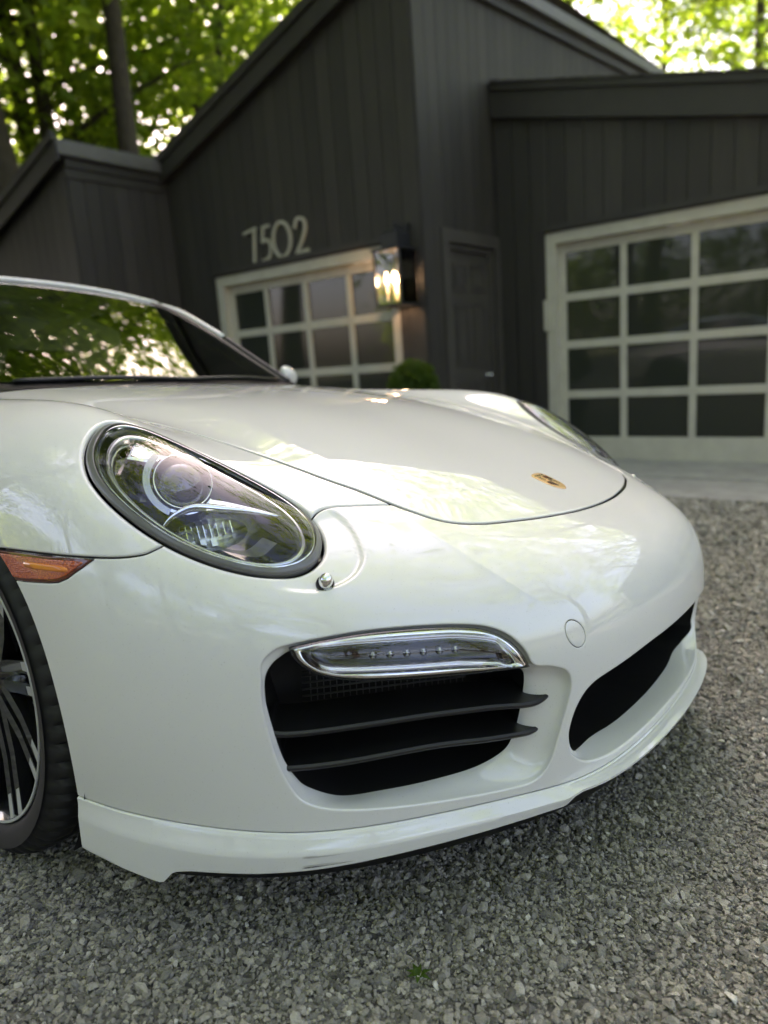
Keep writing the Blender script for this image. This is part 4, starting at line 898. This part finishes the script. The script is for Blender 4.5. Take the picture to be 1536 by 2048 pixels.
# --- left block
XC = 4.74; YC = 7.95
rakeC = lambda y: 2.67-.305*(y-7.97)
siding('y', YC, XC, XA+.0, lambda x: FLOOR-.15, lambda x: 2.40)
siding('x', XC, YC-.0, 13.5, lambda y: FLOOR-.15, lambda y: rakeC(y)-.05)
prism('rake_board', [(YC-.1, rakeC(YC-.1)-.27), (13.6, rakeC(13.6)-.27), (13.6, rakeC(13.6)), (YC-.1, rakeC(YC-.1))], 'x', XC-.14, XC-.10, M['trim'])
prism('rake_trim', [(YC-.11, rakeC(YC-.11)-.07), (13.6, rakeC(13.6)-.07), (13.6, rakeC(13.6)+.025), (YC-.11, rakeC(YC-.11)+.025)], 'x', XC-.17, XC-.142, M['trim'])
for nm, z0, z1, pr, mt in (('frieze_board', 2.29, 2.39, .035, 'trim'), ('frieze_trim', 2.395, 2.49, .06, 'trim'), ('wall_cap', 2.50, 2.655, .12, 'cap')):
    hbox(nm, (XC-.12 if nm == 'wall_cap' else XC-.02, YC-pr, z0), (XA-.02, YC-.002 if nm != 'wall_cap' else YC+.3, z1), M[mt])
mesh('roof', [(XC-.16, YC-.1, 2.665), (XC-.16, 13.6, rakeC(13.6)+.03), (11, 13.6, rakeC(13.6)+.03), (11, YC-.1, 2.665)], [(0, 1, 2, 3)], M['roofing'], house, False)
# house number 7502
def stroke(name, pts, y0, z0, parent, wd=.030, closed=False):
    "flat bent strip letter stroke on the front wall; y grows to the left seen from the street"
    P = catmull(pts, 36, closed) if len(pts) > 2 else np.array([np.array(pts[0])*(1-t)+np.array(pts[1])*t for t in np.linspace(0, 1, 8)])
    T_ = np.roll(P, -1, 0)-np.roll(P, 1, 0) if closed else np.gradient(P, axis=0)
    T_ /= np.linalg.norm(T_, axis=1, keepdims=True); Nn = np.stack([-T_[:, 1], T_[:, 0]], 1)*wd/2; n = len(P); rings = []
    for q, xx in ((P-Nn, XA-.022), (P+Nn, XA-.022), (P+Nn, XA-.045), (P-Nn, XA-.045)): rings.append(np.stack([np.full(n, xx), y0-q[:, 0], z0+q[:, 1]], 1))
    G = np.stack(rings, 1).reshape(-1, 3); I = np.arange(n*4).reshape(n, 4); I = np.concatenate([I, I[:, :1]], 1)
    if closed: I = np.concatenate([I, I[:1]], 0)
    f = [tuple(x) for x in np.stack([I[:-1, :-1], I[1:, :-1], I[1:, 1:], I[:-1, 1:]], -1).reshape(-1, 4)]
    if not closed: f += [(0, 1, 2, 3), tuple(range((n-1)*4, n*4))[::-1]]
    o = mesh(name, G, f, M['number'], parent, False); bm = bmesh.new(); bm.from_mesh(o.data); bmesh.ops.recalc_face_normals(bm, faces=bm.faces); bm.to_mesh(o.data); bm.free(); return o
Z7 = 1.25
def digit(y): return empty('house_number', house)
d = digit(0); y7 = 6.50; stroke('stroke', [(-.085, .335), (.02, .355), (.13, .37)], y7, Z7, d); stroke('stroke', [(.10, .35), (.055, .0)], y7, Z7, d, .034)
d = digit(0); y5 = 6.29; stroke('stroke', [(.02, .36), (.14, .365)], y5, Z7, d); stroke('stroke', [(.035, .35), (.005, .20)], y5, Z7, d); stroke('stroke', [(.0, .20), (.08, .22), (.135, .14), (.10, .03), (-.02, .0)], y5, Z7, d)
d = digit(0); y0_ = 5.97; a = np.linspace(0, 2*np.pi, 20, endpoint=False); stroke('stroke', [(.135*math.cos(t), .185+.185*math.sin(t)) for t in a], y0_, Z7, d, .034, True)
d = digit(0); y2 = 5.76; stroke('stroke', [(.0, .27), (.05, .36), (.14, .34), (.16, .25), (.10, .13), (.0, .0)], y2, Z7, d, .034); stroke('stroke', [(-.01, .01), (.19, .02)], y2, Z7, d, .034)

# wall lantern: a thing of its own, with its lit candles
lan = empty('wall_lantern', None, hw(5.93, 4.31, 0)); lan.rotation_euler = (0, 0, HY)
tag(lan, 'black wall lantern with lit candle bulbs right of the numbered garage door', 'lantern')
M['iron'] = mat('black_iron', (.012, .012, .013), .45)
M['lampglass'] = clear_glass('lantern_glass', (.95, .95, .93), 1.0, 1.5, .02)
M['flame'] = mat('lit_bulb', (1, .8, .5), .4); bsdf(M['flame']).inputs['Emission Color'].default_value = (1, .66, .34, 1); bsdf(M['flame']).inputs['Emission Strength'].default_value = 8
MB().box((.10, -.09, .90), (.147, .09, 1.32)).build('back_plate', M['iron'], lan, False)
g = MB(); g.tube([(.11, 0, 1.25), (.0, 0, 1.33), (-.02, 0, 1.25)], .014, 8); g.build('arm', M['iron'], lan)
c45 = frame((0, 0, 1)); V, F = lathe([(.02, 1.27), (.10, 1.25), (.135, 1.22), (.135, 1.10), (.245, 1.08), (.245, 1.06), (.0, 1.06)], (0, 0, 0), (0, 0, 1), 4)
V = np.stack([(V[:, 0]-V[:, 1])*.7071, (V[:, 0]+V[:, 1])*.7071, V[:, 2]], 1); mesh('cap', V, F, M['iron'], lan, False)
HWL = .15
for sx in (-1, 1):
    for sy in (-1, 1): MB().box((sx*HWL-.009, sy*HWL-.009, .56), (sx*HWL+.009, sy*HWL+.009, 1.06)).build('post', M['iron'], lan, False)
for a, b in (((-.16, -.16), (.16, -.14)), ((-.16, .14), (.16, .16)), ((-.16, -.139), (-.14, .139)), ((.14, -.139), (.16, .139))): MB().box((*a, .535), (*b, .558)).build('bottom_frame', M['iron'], lan, False)
for p in (((-.14, -.151, .56), (.14, -.149, 1.06)), ((-.14, .149, .56), (.14, .151, 1.06)), ((-.151, -.14, .56), (-.149, .14, 1.06)), ((.139, -.14, .56), (.141, .14, 1.06))): MB().box(*p).build('pane', M['lampglass'], lan, False)
for k, (x, y) in enumerate(((-.05, .09), (-.05, .0), (-.05, -.09), (.05, .045), (.05, -.045))):
    MB().add(*lathe([(.013, .60), (.013, .755), (.0, .757)], (x, y, 0), (0, 0, 1), 12)).build('candle', mat('candle_tube', (.5, .45, .35), .5), lan)
    MB().add(*lathe([(.008, .758), (.018, .79), (.015, .83), (.001, .875)], (x, y, 0), (0, 0, 1), 14)).build('bulb', M['flame'], lan)
pl = bpy.data.lights.new('lantern_light', 'POINT'); pl.energy = 4; pl.color = (1, .68, .38); pl.shadow_soft_size = .05
po = bpy.data.objects.new('lantern_light', pl); link(po, lan); po.location = (0, 0, .80)

# ------------------------------------------------------------------ ground, apron, gravel
def gz(x, y):
    x = np.asarray(x, float); y = np.asarray(y, float)
    return -.0586*np.clip(x, -9, 4.7)+.0037*np.clip(y, -9, 9)-.0065*np.clip(x-1, 0, 3.7)**2
M['ground'] = mat('gravel_ground', (.2, .19, .175), .95)
def _ground():
    m = M['ground']; tc = nd(m, 'ShaderNodeTexCoord')
    v = nd(m, 'ShaderNodeTexVoronoi', Scale=85); lk(m, tc.outputs['Object'], v.inputs['Vector'])
    n = nd(m, 'ShaderNodeTexNoise', Scale=.7, Detail=6); lk(m, tc.outputs['Object'], n.inputs['Vector'])
    r = nd(m, 'ShaderNodeValToRGB'); e = r.color_ramp.elements; e[0].position = 0; e[0].color = (.06, .057, .05, 1); e[1].position = 1; e[1].color = (.22, .209, .185, 1)  # kept darker than the chips, painting in the shade between them
    sp = nd(m, 'ShaderNodeSeparateColor'); lk(m, v.outputs['Color'], sp.inputs[0]); lk(m, sp.outputs[0], r.inputs[0])
    # forest floor away from the drive
    s = nd(m, 'ShaderNodeSeparateXYZ'); lk(m, tc.outputs['Object'], s.inputs[0])
    ln = nd(m, 'ShaderNodeVectorMath', operation='LENGTH'); lk(m, tc.outputs['Object'], ln.inputs[0])
    mr = nd(m, 'ShaderNodeMapRange'); mr.inputs['From Min'].default_value = 11; mr.inputs['From Max'].default_value = 14; lk(m, ln.outputs['Value'], mr.inputs[0])
    mx = nd(m, 'ShaderNodeMix', data_type='RGBA'); lk(m, mr.outputs[0], mx.inputs[0]); lk(m, r.outputs[0], mx.inputs[6]); mx.inputs[7].default_value = (.055, .060, .025, 1)
    lk(m, mx.outputs[2], bsdf(m).inputs['Base Color'])
    bp = nd(m, 'ShaderNodeBump', Strength=.9, Distance=.012); lk(m, v.outputs['Distance'], bp.inputs['Height']); lk(m, bp.outputs[0], bsdf(m).inputs['Normal'])
_ground()
gxs = np.unique(np.r_[-400, -120, -40, np.linspace(-12, 14, 105), 40, 120, 400]); X_, Y_ = np.meshgrid(gxs, gxs, indexing='ij')
rngn = np.random.default_rng(7)
Zg = gz(X_, Y_)+(rngn.random(X_.shape)-.5)*.006*(np.hypot(X_, Y_) > 2.2)
ground = mesh('ground', np.stack([X_, Y_, Zg], -1).reshape(-1, 3), grid_faces(len(gxs), len(gxs)), M['ground']); tag(ground, kind='structure')
M['concrete'] = vary(mat('concrete', (.34, .33, .30), .8), (.27, .262, .24), (.40, .388, .355), 4, 8, bump=.2, bscale=90)
def slab(name, x0, x1, y0, y1, zt, zb_):
    o = MB().box((x0, y0, zb_), (x1, y1, zt)).build(name, M['concrete'], None, False); o.matrix_world = HM
    b = o.modifiers.new('b', 'BEVEL'); b.width = .008; b.segments = 2; tag(o, kind='structure'); return o
slab('apron', 6.78, XB+.3, -6, YR-.46, FLOOR, FLOOR-.3); slab('apron', 5.95, 6.77, -6, YR-.46, FLOOR-.018, FLOOR-.3)
slab('apron', 5.0, XA+.2, YR-.45, YL, FLOOR-.085, FLOOR-.35)

# crushed stone: many loose chips scattered over the drive
def chip(seed):
    r = random.Random(seed); bm = bmesh.new()
    for _ in range(11):
        v = Vector((r.gauss(0, 1), r.gauss(0, 1), r.gauss(0, 1))).normalized(); bm.verts.new((v.x*.62, v.y*.5*r.uniform(.75, 1.1), v.z*.43*r.uniform(.8, 1.15)))
    bmesh.ops.convex_hull(bm, input=bm.verts); bmesh.ops.delete(bm, geom=[v for v in bm.verts if not v.link_faces], context='VERTS')
    bmesh.ops.recalc_face_normals(bm, faces=bm.faces); me = bpy.data.meshes.new('stone_chip'); bm.to_mesh(me); bm.free(); me.materials.append(M['stone']); return bpy.data.objects.new('stone_chip', me)
M['stone'] = mat('stone', (.3, .29, .27), .85, spec=.35)
def _stone():
    m = M['stone']; at = nd(m, 'ShaderNodeAttribute', attribute_type='INSTANCER', attribute_name='tint')
    r = nd(m, 'ShaderNodeValToRGB'); e = r.color_ramp.elements; e[0].position = 0; e[0].color = (.085, .08, .07, 1); e[1].position = 1; e[1].color = (.74, .715, .65, 1)
    for p, c in ((.25, (.165, .157, .137)), (.5, (.27, .256, .223)), (.75, (.355, .328, .275)), (.93, (.46, .434, .38))):
        q = r.color_ramp.elements.new(p); q.color = (*c, 1)
    lk(m, at.outputs['Fac'], r.inputs[0])
    tc = nd(m, 'ShaderNodeTexCoord'); n = nd(m, 'ShaderNodeTexNoise', Scale=3.5, Detail=5); lk(m, tc.outputs['Object'], n.inputs['Vector'])
    mr = nd(m, 'ShaderNodeMapRange'); mr.inputs['To Min'].default_value = .72; mr.inputs['To Max'].default_value = 1.25; lk(m, n.outputs[0], mr.inputs[0])
    mx = nd(m, 'ShaderNodeVectorMath', operation='SCALE'); lk(m, r.outputs[0], mx.inputs[0]); lk(m, mr.outputs[0], mx.inputs['Scale']); lk(m, mx.outputs[0], bsdf(m).inputs['Base Color'])
    bp = nd(m, 'ShaderNodeBump', Strength=.4, Distance=.05); lk(m, n.outputs[0], bp.inputs['Height']); lk(m, bp.outputs[0], bsdf(m).inputs['Normal'])
_stone()
def scatter():
    cx, cy = CAM.x, CAM.y; P = []; Sc = []
    for r0, r1, dens, sz in ((.15, 1.5, 42000, .0068), (1.5, 2.4, 27000, .0080), (2.4, 4.0, 10000, .0124), (4.0, 7.6, 2600, .021)):
        a0, a1 = (rad(0), rad(112)) if r0 > .4 else (rad(-25), rad(150)); n = int(.5*(a1-a0)*(r1*r1-r0*r0)*dens)
        r = np.sqrt(rngn.random(n)*(r1*r1-r0*r0)+r0*r0); a = a0+rngn.random(n)*(a1-a0); x = cx+r*np.sin(a); y = cy+r*np.cos(a)
        ok = x < 4.60; x, y = x[ok], y[ok]; s = sz*np.exp(rngn.normal(0, .38, len(x))); P.append(np.stack([x, y, gz(x, y)+s*(.10+.22*rngn.random(len(x)))], 1)); Sc.append(s)
    return np.concatenate(P), np.concatenate(Sc)
Pp, Ss = scatter()
me = bpy.data.meshes.new('gravel'); me.vertices.add(len(Pp)); me.vertices.foreach_set('co', Pp.astype(np.float32).ravel()); me.update()
at = me.attributes.new('size', 'FLOAT', 'POINT'); at.data.foreach_set('value', Ss.astype(np.float32))
at = me.attributes.new('shade', 'FLOAT', 'POINT'); at.data.foreach_set('value', np.clip(rngn.beta(2.2, 2.0, len(Ss)), 0, 1).astype(np.float32))
rot = rngn.random((len(Ss), 3))*[1.3, 1.3, 6.283]-[.65, .65, 0]; at = me.attributes.new('turn', 'FLOAT_VECTOR', 'POINT'); at.data.foreach_set('vector', rot.astype(np.float32).ravel())
gravel = link(bpy.data.objects.new('gravel', me)); tag(gravel, 'grey crushed stone gravel covering the driveway', 'gravel', kind='stuff')
ng = bpy.data.node_groups.new('scatter_chips', 'GeometryNodeTree'); ng.interface.new_socket('Geometry', in_out='INPUT', socket_type='NodeSocketGeometry'); ng.interface.new_socket('Geometry', in_out='OUTPUT', socket_type='NodeSocketGeometry')
gi = ng.nodes.new('NodeGroupInput'); go = ng.nodes.new('NodeGroupOutput'); ip = ng.nodes.new('GeometryNodeInstanceOnPoints'); jn = ng.nodes.new('GeometryNodeJoinGeometry')
for k in range(7):
    oi = ng.nodes.new('GeometryNodeObjectInfo'); oi.inputs['Object'].default_value = chip(40+k); oi.inputs['As Instance'].default_value = True; ng.links.new(oi.outputs['Geometry'], jn.inputs[0])
def named(name, typ):
    a = ng.nodes.new('GeometryNodeInputNamedAttribute'); a.data_type = typ; a.inputs[0].default_value = name; return [s for s in a.outputs if s.enabled and s.name == 'Attribute'][0]
ng.links.new(gi.outputs[0], ip.inputs['Points']); ng.links.new(jn.outputs[0], ip.inputs['Instance']); ip.inputs['Pick Instance'].default_value = True
ng.links.new(named('turn', 'FLOAT_VECTOR'), ip.inputs['Rotation']); ng.links.new(named('size', 'FLOAT'), ip.inputs['Scale'])
sn = ng.nodes.new('GeometryNodeStoreNamedAttribute'); sn.data_type = 'FLOAT'; sn.domain = 'INSTANCE'; sn.inputs['Name'].default_value = 'tint'
ng.links.new(ip.outputs[0], sn.inputs[0]); ng.links.new(named('shade', 'FLOAT'), [s for s in sn.inputs if s.enabled and s.name == 'Value'][0]); ng.links.new(sn.outputs[0], go.inputs[0])
gm = gravel.modifiers.new('chips', 'NODES'); gm.node_group = ng

# ------------------------------------------------------------------ planting
M['bark'] = vary(mat('bark', (.06, .045, .032), .9), (.035, .026, .019), (.095, .075, .055), 6, 6, bump=.8, bscale=14, stretch=(4, 4, .7))
def leafmat(name, c1, c2, tr):
    m = bpy.data.materials.new(name); m.use_nodes = True; t = m.node_tree; b = t.nodes['Principled BSDF']; o = t.nodes['Material Output']
    g_ = t.nodes.new('ShaderNodeNewGeometry'); r = t.nodes.new('ShaderNodeValToRGB'); r.color_ramp.elements[0].color = (*c1, 1); r.color_ramp.elements[1].color = (*c2, 1)
    t.links.new(g_.outputs['Random Per Island'], r.inputs[0]); t.links.new(r.outputs[0], b.inputs['Base Color']); b.inputs['Roughness'].default_value = .55; b.inputs['Specular IOR Level'].default_value = .3
    tl = t.nodes.new('ShaderNodeBsdfTranslucent'); hs = t.nodes.new('ShaderNodeHueSaturation'); hs.inputs['Value'].default_value = tr; hs.inputs['Saturation'].default_value = 1.1
    t.links.new(r.outputs[0], hs.inputs['Color']); t.links.new(hs.outputs[0], tl.inputs[0]); mx = t.nodes.new('ShaderNodeMixShader'); mx.inputs[0].default_value = .5
    t.links.new(b.outputs[0], mx.inputs[1]); t.links.new(tl.outputs[0], mx.inputs[2]); t.links.new(mx.outputs[0], o.inputs[0]); return m
M['leaf'] = leafmat('tree_leaves', (.095, .155, .020), (.215, .275, .042), 2.4)
M['box'] = leafmat('shrub_leaves', (.040, .085, .010), (.085, .150, .020), 1.4)
def leaves(cen, spread, count, size, rg):
    "leaf faces scattered round cluster centres; returns vertices and triangles"
    n = len(cen)*count; c = np.repeat(cen, count, 0)+rg.normal(0, 1, (n, 3))*np.repeat(spread, count)[:, None]*[1, 1, .7]
    nr = rg.normal(0, 1, (n, 3))+[0, 0, 1.1]; nr /= np.linalg.norm(nr, axis=1, keepdims=True); d = np.cross(nr, rg.normal(0, 1, (n, 3))); d /= np.linalg.norm(d, axis=1, keepdims=True)
    b = np.cross(nr, d); s = size*np.exp(rg.normal(0, .25, n))[:, None]
    V = np.stack([c-d*s, c+b*s*.48+nr*s*.1, c+d*s, c-b*s*.48+nr*s*.1], 1).reshape(-1, 3); I = np.arange(n)[:, None]*4
    return V, np.concatenate([I+[0, 1, 2], I+[0, 2, 3]])
def tree_kind(seed, height, r0, crown_lo, crown_r, nl, per, leaf, tight=1.0):
    rg = np.random.default_rng(seed); g = MB()
    zz = np.linspace(0, height*.93, 14); wob = np.cumsum(rg.normal(0, .10, (14, 2)), 0); wob -= wob[0]
    tr = np.stack([wob[:, 0], wob[:, 1], zz-.3], 1); rr = r0*(1-.86*(zz/zz[-1])**.9); rr[0] *= 1.35; g.tube(tr, rr, 10); cl = []
    for k in range(nl):
        f = crown_lo+(.97-crown_lo)*(k+.5)/nl; z = f*height; i = np.interp(z, zz, np.arange(14)); b0 = tr[int(i)]; a = k*2.4+rg.normal(0, .4)
        shape = math.sin(math.pi*min(1, max(.05, (f-crown_lo)/(1.06-crown_lo)))**.75)*.75+.25; L = crown_r*shape*rg.uniform(.75, 1.15)
        q = np.array([b0+np.array((math.cos(a)*L*t, math.sin(a)*L*t, L*(.55*t-.18*t*t)))+rg.normal(0, .10, 3)*t for t in np.linspace(0, 1, 6)])
        rb = np.interp(z, zz, rr)*.5; g.tube(q, rb*np.linspace(1, .12, 6), 6)
        for t in (.4, .6, .8, 1.0):
            cl.append(q[int(t*5)]+rg.normal(0, .35, 3))
            for _ in range(2): cl.append(q[int(t*5)]+rg.normal(0, 1, 3)*L*.24)
    cl = np.array(cl); V, F = leaves(cl, rg.uniform(.35, .75, len(cl))*crown_r/4.2*tight, per, leaf, rg)
    t = g.build('trunk', M['bark'], None); c = mesh('crown', V, F, M['leaf'], None, False)
    d = (t.data, c.data); bpy.data.objects.remove(t); bpy.data.objects.remove(c); return d
KINDS = [tree_kind(11, 19, .30, .22, 4.6, 22, 30, .15), tree_kind(12, 22, .36, .38, 5.0, 22, 30, .16), tree_kind(13, 15, .20, .12, 3.8, 20, 26, .14), tree_kind(14, 20, .26, .42, 4.2, 16, 22, .15), tree_kind(15, 22, .34, .26, 4.8, 26, 44, .17), tree_kind(16, 24, .60, .62, 4.6, 14, 34, .17), tree_kind(17, 23, .27, .47, 5.2, 26, 30, .17), tree_kind(18, 22, .26, .22, 5.6, 24, 40, .12, .62)]
def tree(x, y, kind, s, rz, label, group, lean=0):
    r = empty('tree', None, (x, y, float(gz(x, y)))); r.scale = (s, s, s*1.0); r.rotation_euler = (lean, lean*.5, rz)
    for nm, dta in zip(('trunk', 'crown'), KINDS[kind]): link(bpy.data.objects.new(nm, dta), r)
    return tag(r, label, 'tree', group)
rt = random.Random(21)
LW = ('leafy green tree in the wood rising behind the house', 'trees behind the house')
tree(6.9, 15.0, 5, 1.0, .4, 'tree with thick dark leaning trunk left of the roofs, top left corner', 'trees behind the house', -.075)
PL = [(0.4, 11.5, 4), (2.2, 14.8, 6), (5.0, 14.4, 6), (8.4, 14.4, 6), (16.0, 19.0, 6), (4.6, 19.5, 4), (10.2, 20.5, 4), (0.3, 15.5, 4), (3.2, 19, 4),  (9.5, 18, 0), (12.5, 16, 2), (8.0, 22, 1), (14.5, 21, 3), (4.5, 23, 0), (18.5, 14, 2), (12, 27, 1), (21, 22, 0), (6, 30, 1), (26, 26, 1), (22, 9, 3), (29, 18, 0),  # dense high-crowned kind added on the sun's line to keep the car shaded
      (17.8, 1.3, 7), (17.5, -4.0, 7), (15.0, -8.0, 7), (24.5, 8.0, 7), (25.5, 4.5, 3), (31, 1.0, 3), (36, 6, 2), (38, -3, 3)]
LR = ('thin sunlit tree against white sky above the right garage roof', 'trees above the right garage')
for x, y, k in PL: tree(x+rt.uniform(-.6, .6), y+rt.uniform(-.6, .6), k, rt.uniform(.85, 1.12), rt.uniform(0, 6.28), *(LR if x > 21 and y < 10 else LW))
LB = ('leafy green tree in the wood on the near side of the driveway', 'trees across the driveway')
PB = [(-1.5, 13.5, 4), (-6, 16, 1), (-11, 14, 0), (-15, 9, 1), (-16, 3, 0), (-17, -3, 1), (-16, -9, 0), (-20, 6, 1), (-7, 20, 1), (-2, 21, 1), (-22, -6, 0), (-14, -17, 2), (-5, -30, 0), (27, -22, 0), (-7.5, -10.5, 7), (-4.6, 6.2, 7), (3.4, -7.4, 7)]  # all out of view; last two added to cut sky light from overhead
for x, y, k in PB: tree(x+rt.uniform(-.6, .6), y+rt.uniform(-.6, .6), k, rt.uniform(.85, 1.1), rt.uniform(0, 6.28), *LB)

# unseen undergrowth across the drive, added to darken the reflections in the door panes
rg = np.random.default_rng(9); yy = rg.uniform(-16, 20, 900); cen = np.stack([-13.5-rg.random(900)*3.5-.012*(yy-2)**2*.3, yy, .6+rg.random(900)**.8*4.2], 1)
V, F = leaves(cen, np.full(900, .45), 34, .13, rg); tag(mesh('undergrowth', V, F, M['leaf'], None, False), 'dense green undergrowth added out of view along the edge of the wood', 'undergrowth', kind='stuff')
# clipped ball shrub in a pot beside the entrance
p = hw(5.80, 4.10, FLOOR-.10); sh = empty('potted_shrub', None, p); tag(sh, 'round clipped green shrub beside the entry door below the lantern', 'shrub')
rg = np.random.default_rng(5); d = rg.normal(0, 1, (420, 3)); d /= np.linalg.norm(d, axis=1, keepdims=True); cen = d*(.16+.075*rg.random((420, 1))**.5)*[1, 1, .95]+[0, 0, 1.10]
V, F = leaves(cen, np.full(420, .018), 16, .016, rg); mesh('foliage', V, F, M['box'], sh, False)
MB().tube([(0, 0, .5), (.01, 0, .75), (0, .01, 1.0)], .018, 8).build('stem', M['bark'], sh)
MB().add(*lathe([(.001, .02), (.15, .02), (.20, .55), (.215, .56), (.215, .60), (.19, .60), (.18, .52), (.001, .52)], (0, 0, 0), (0, 0, 1), 28)).build('pot', M['plastic'], sh, 40)

# small weed sprouting between the stones
def on_ground(px, py):
    d = _f+_r*((px-768)/FPX)-_u*((py-1024)/FPX); t = 1.0
    for _ in range(40): q = CAM+d*t; t += (float(gz(q.x, q.y))-q.z)/d.z*.9
    return CAM+d*t
q = on_ground(838, 1962); wd = empty('weed', None, q); tag(wd, 'tiny green weed sprouting from the gravel near the lower edge', 'weed')
rg = np.random.default_rng(3)
for k in range(7):
    a = k*.95+rg.normal(0, .2); L = .016+.010*rg.random(); dr_ = np.array((math.cos(a), math.sin(a), 0)); up = np.array((0, 0, 1.)); sd = np.array((-math.sin(a), math.cos(a), 0))
    P = [up*.004, dr_*L*.4+up*.014+sd*.0035, dr_*L+up*.012, dr_*L*.4+up*.014-sd*.0035]; mesh('leaf', P, [(0, 1, 2, 3)], M['box'], wd, False)
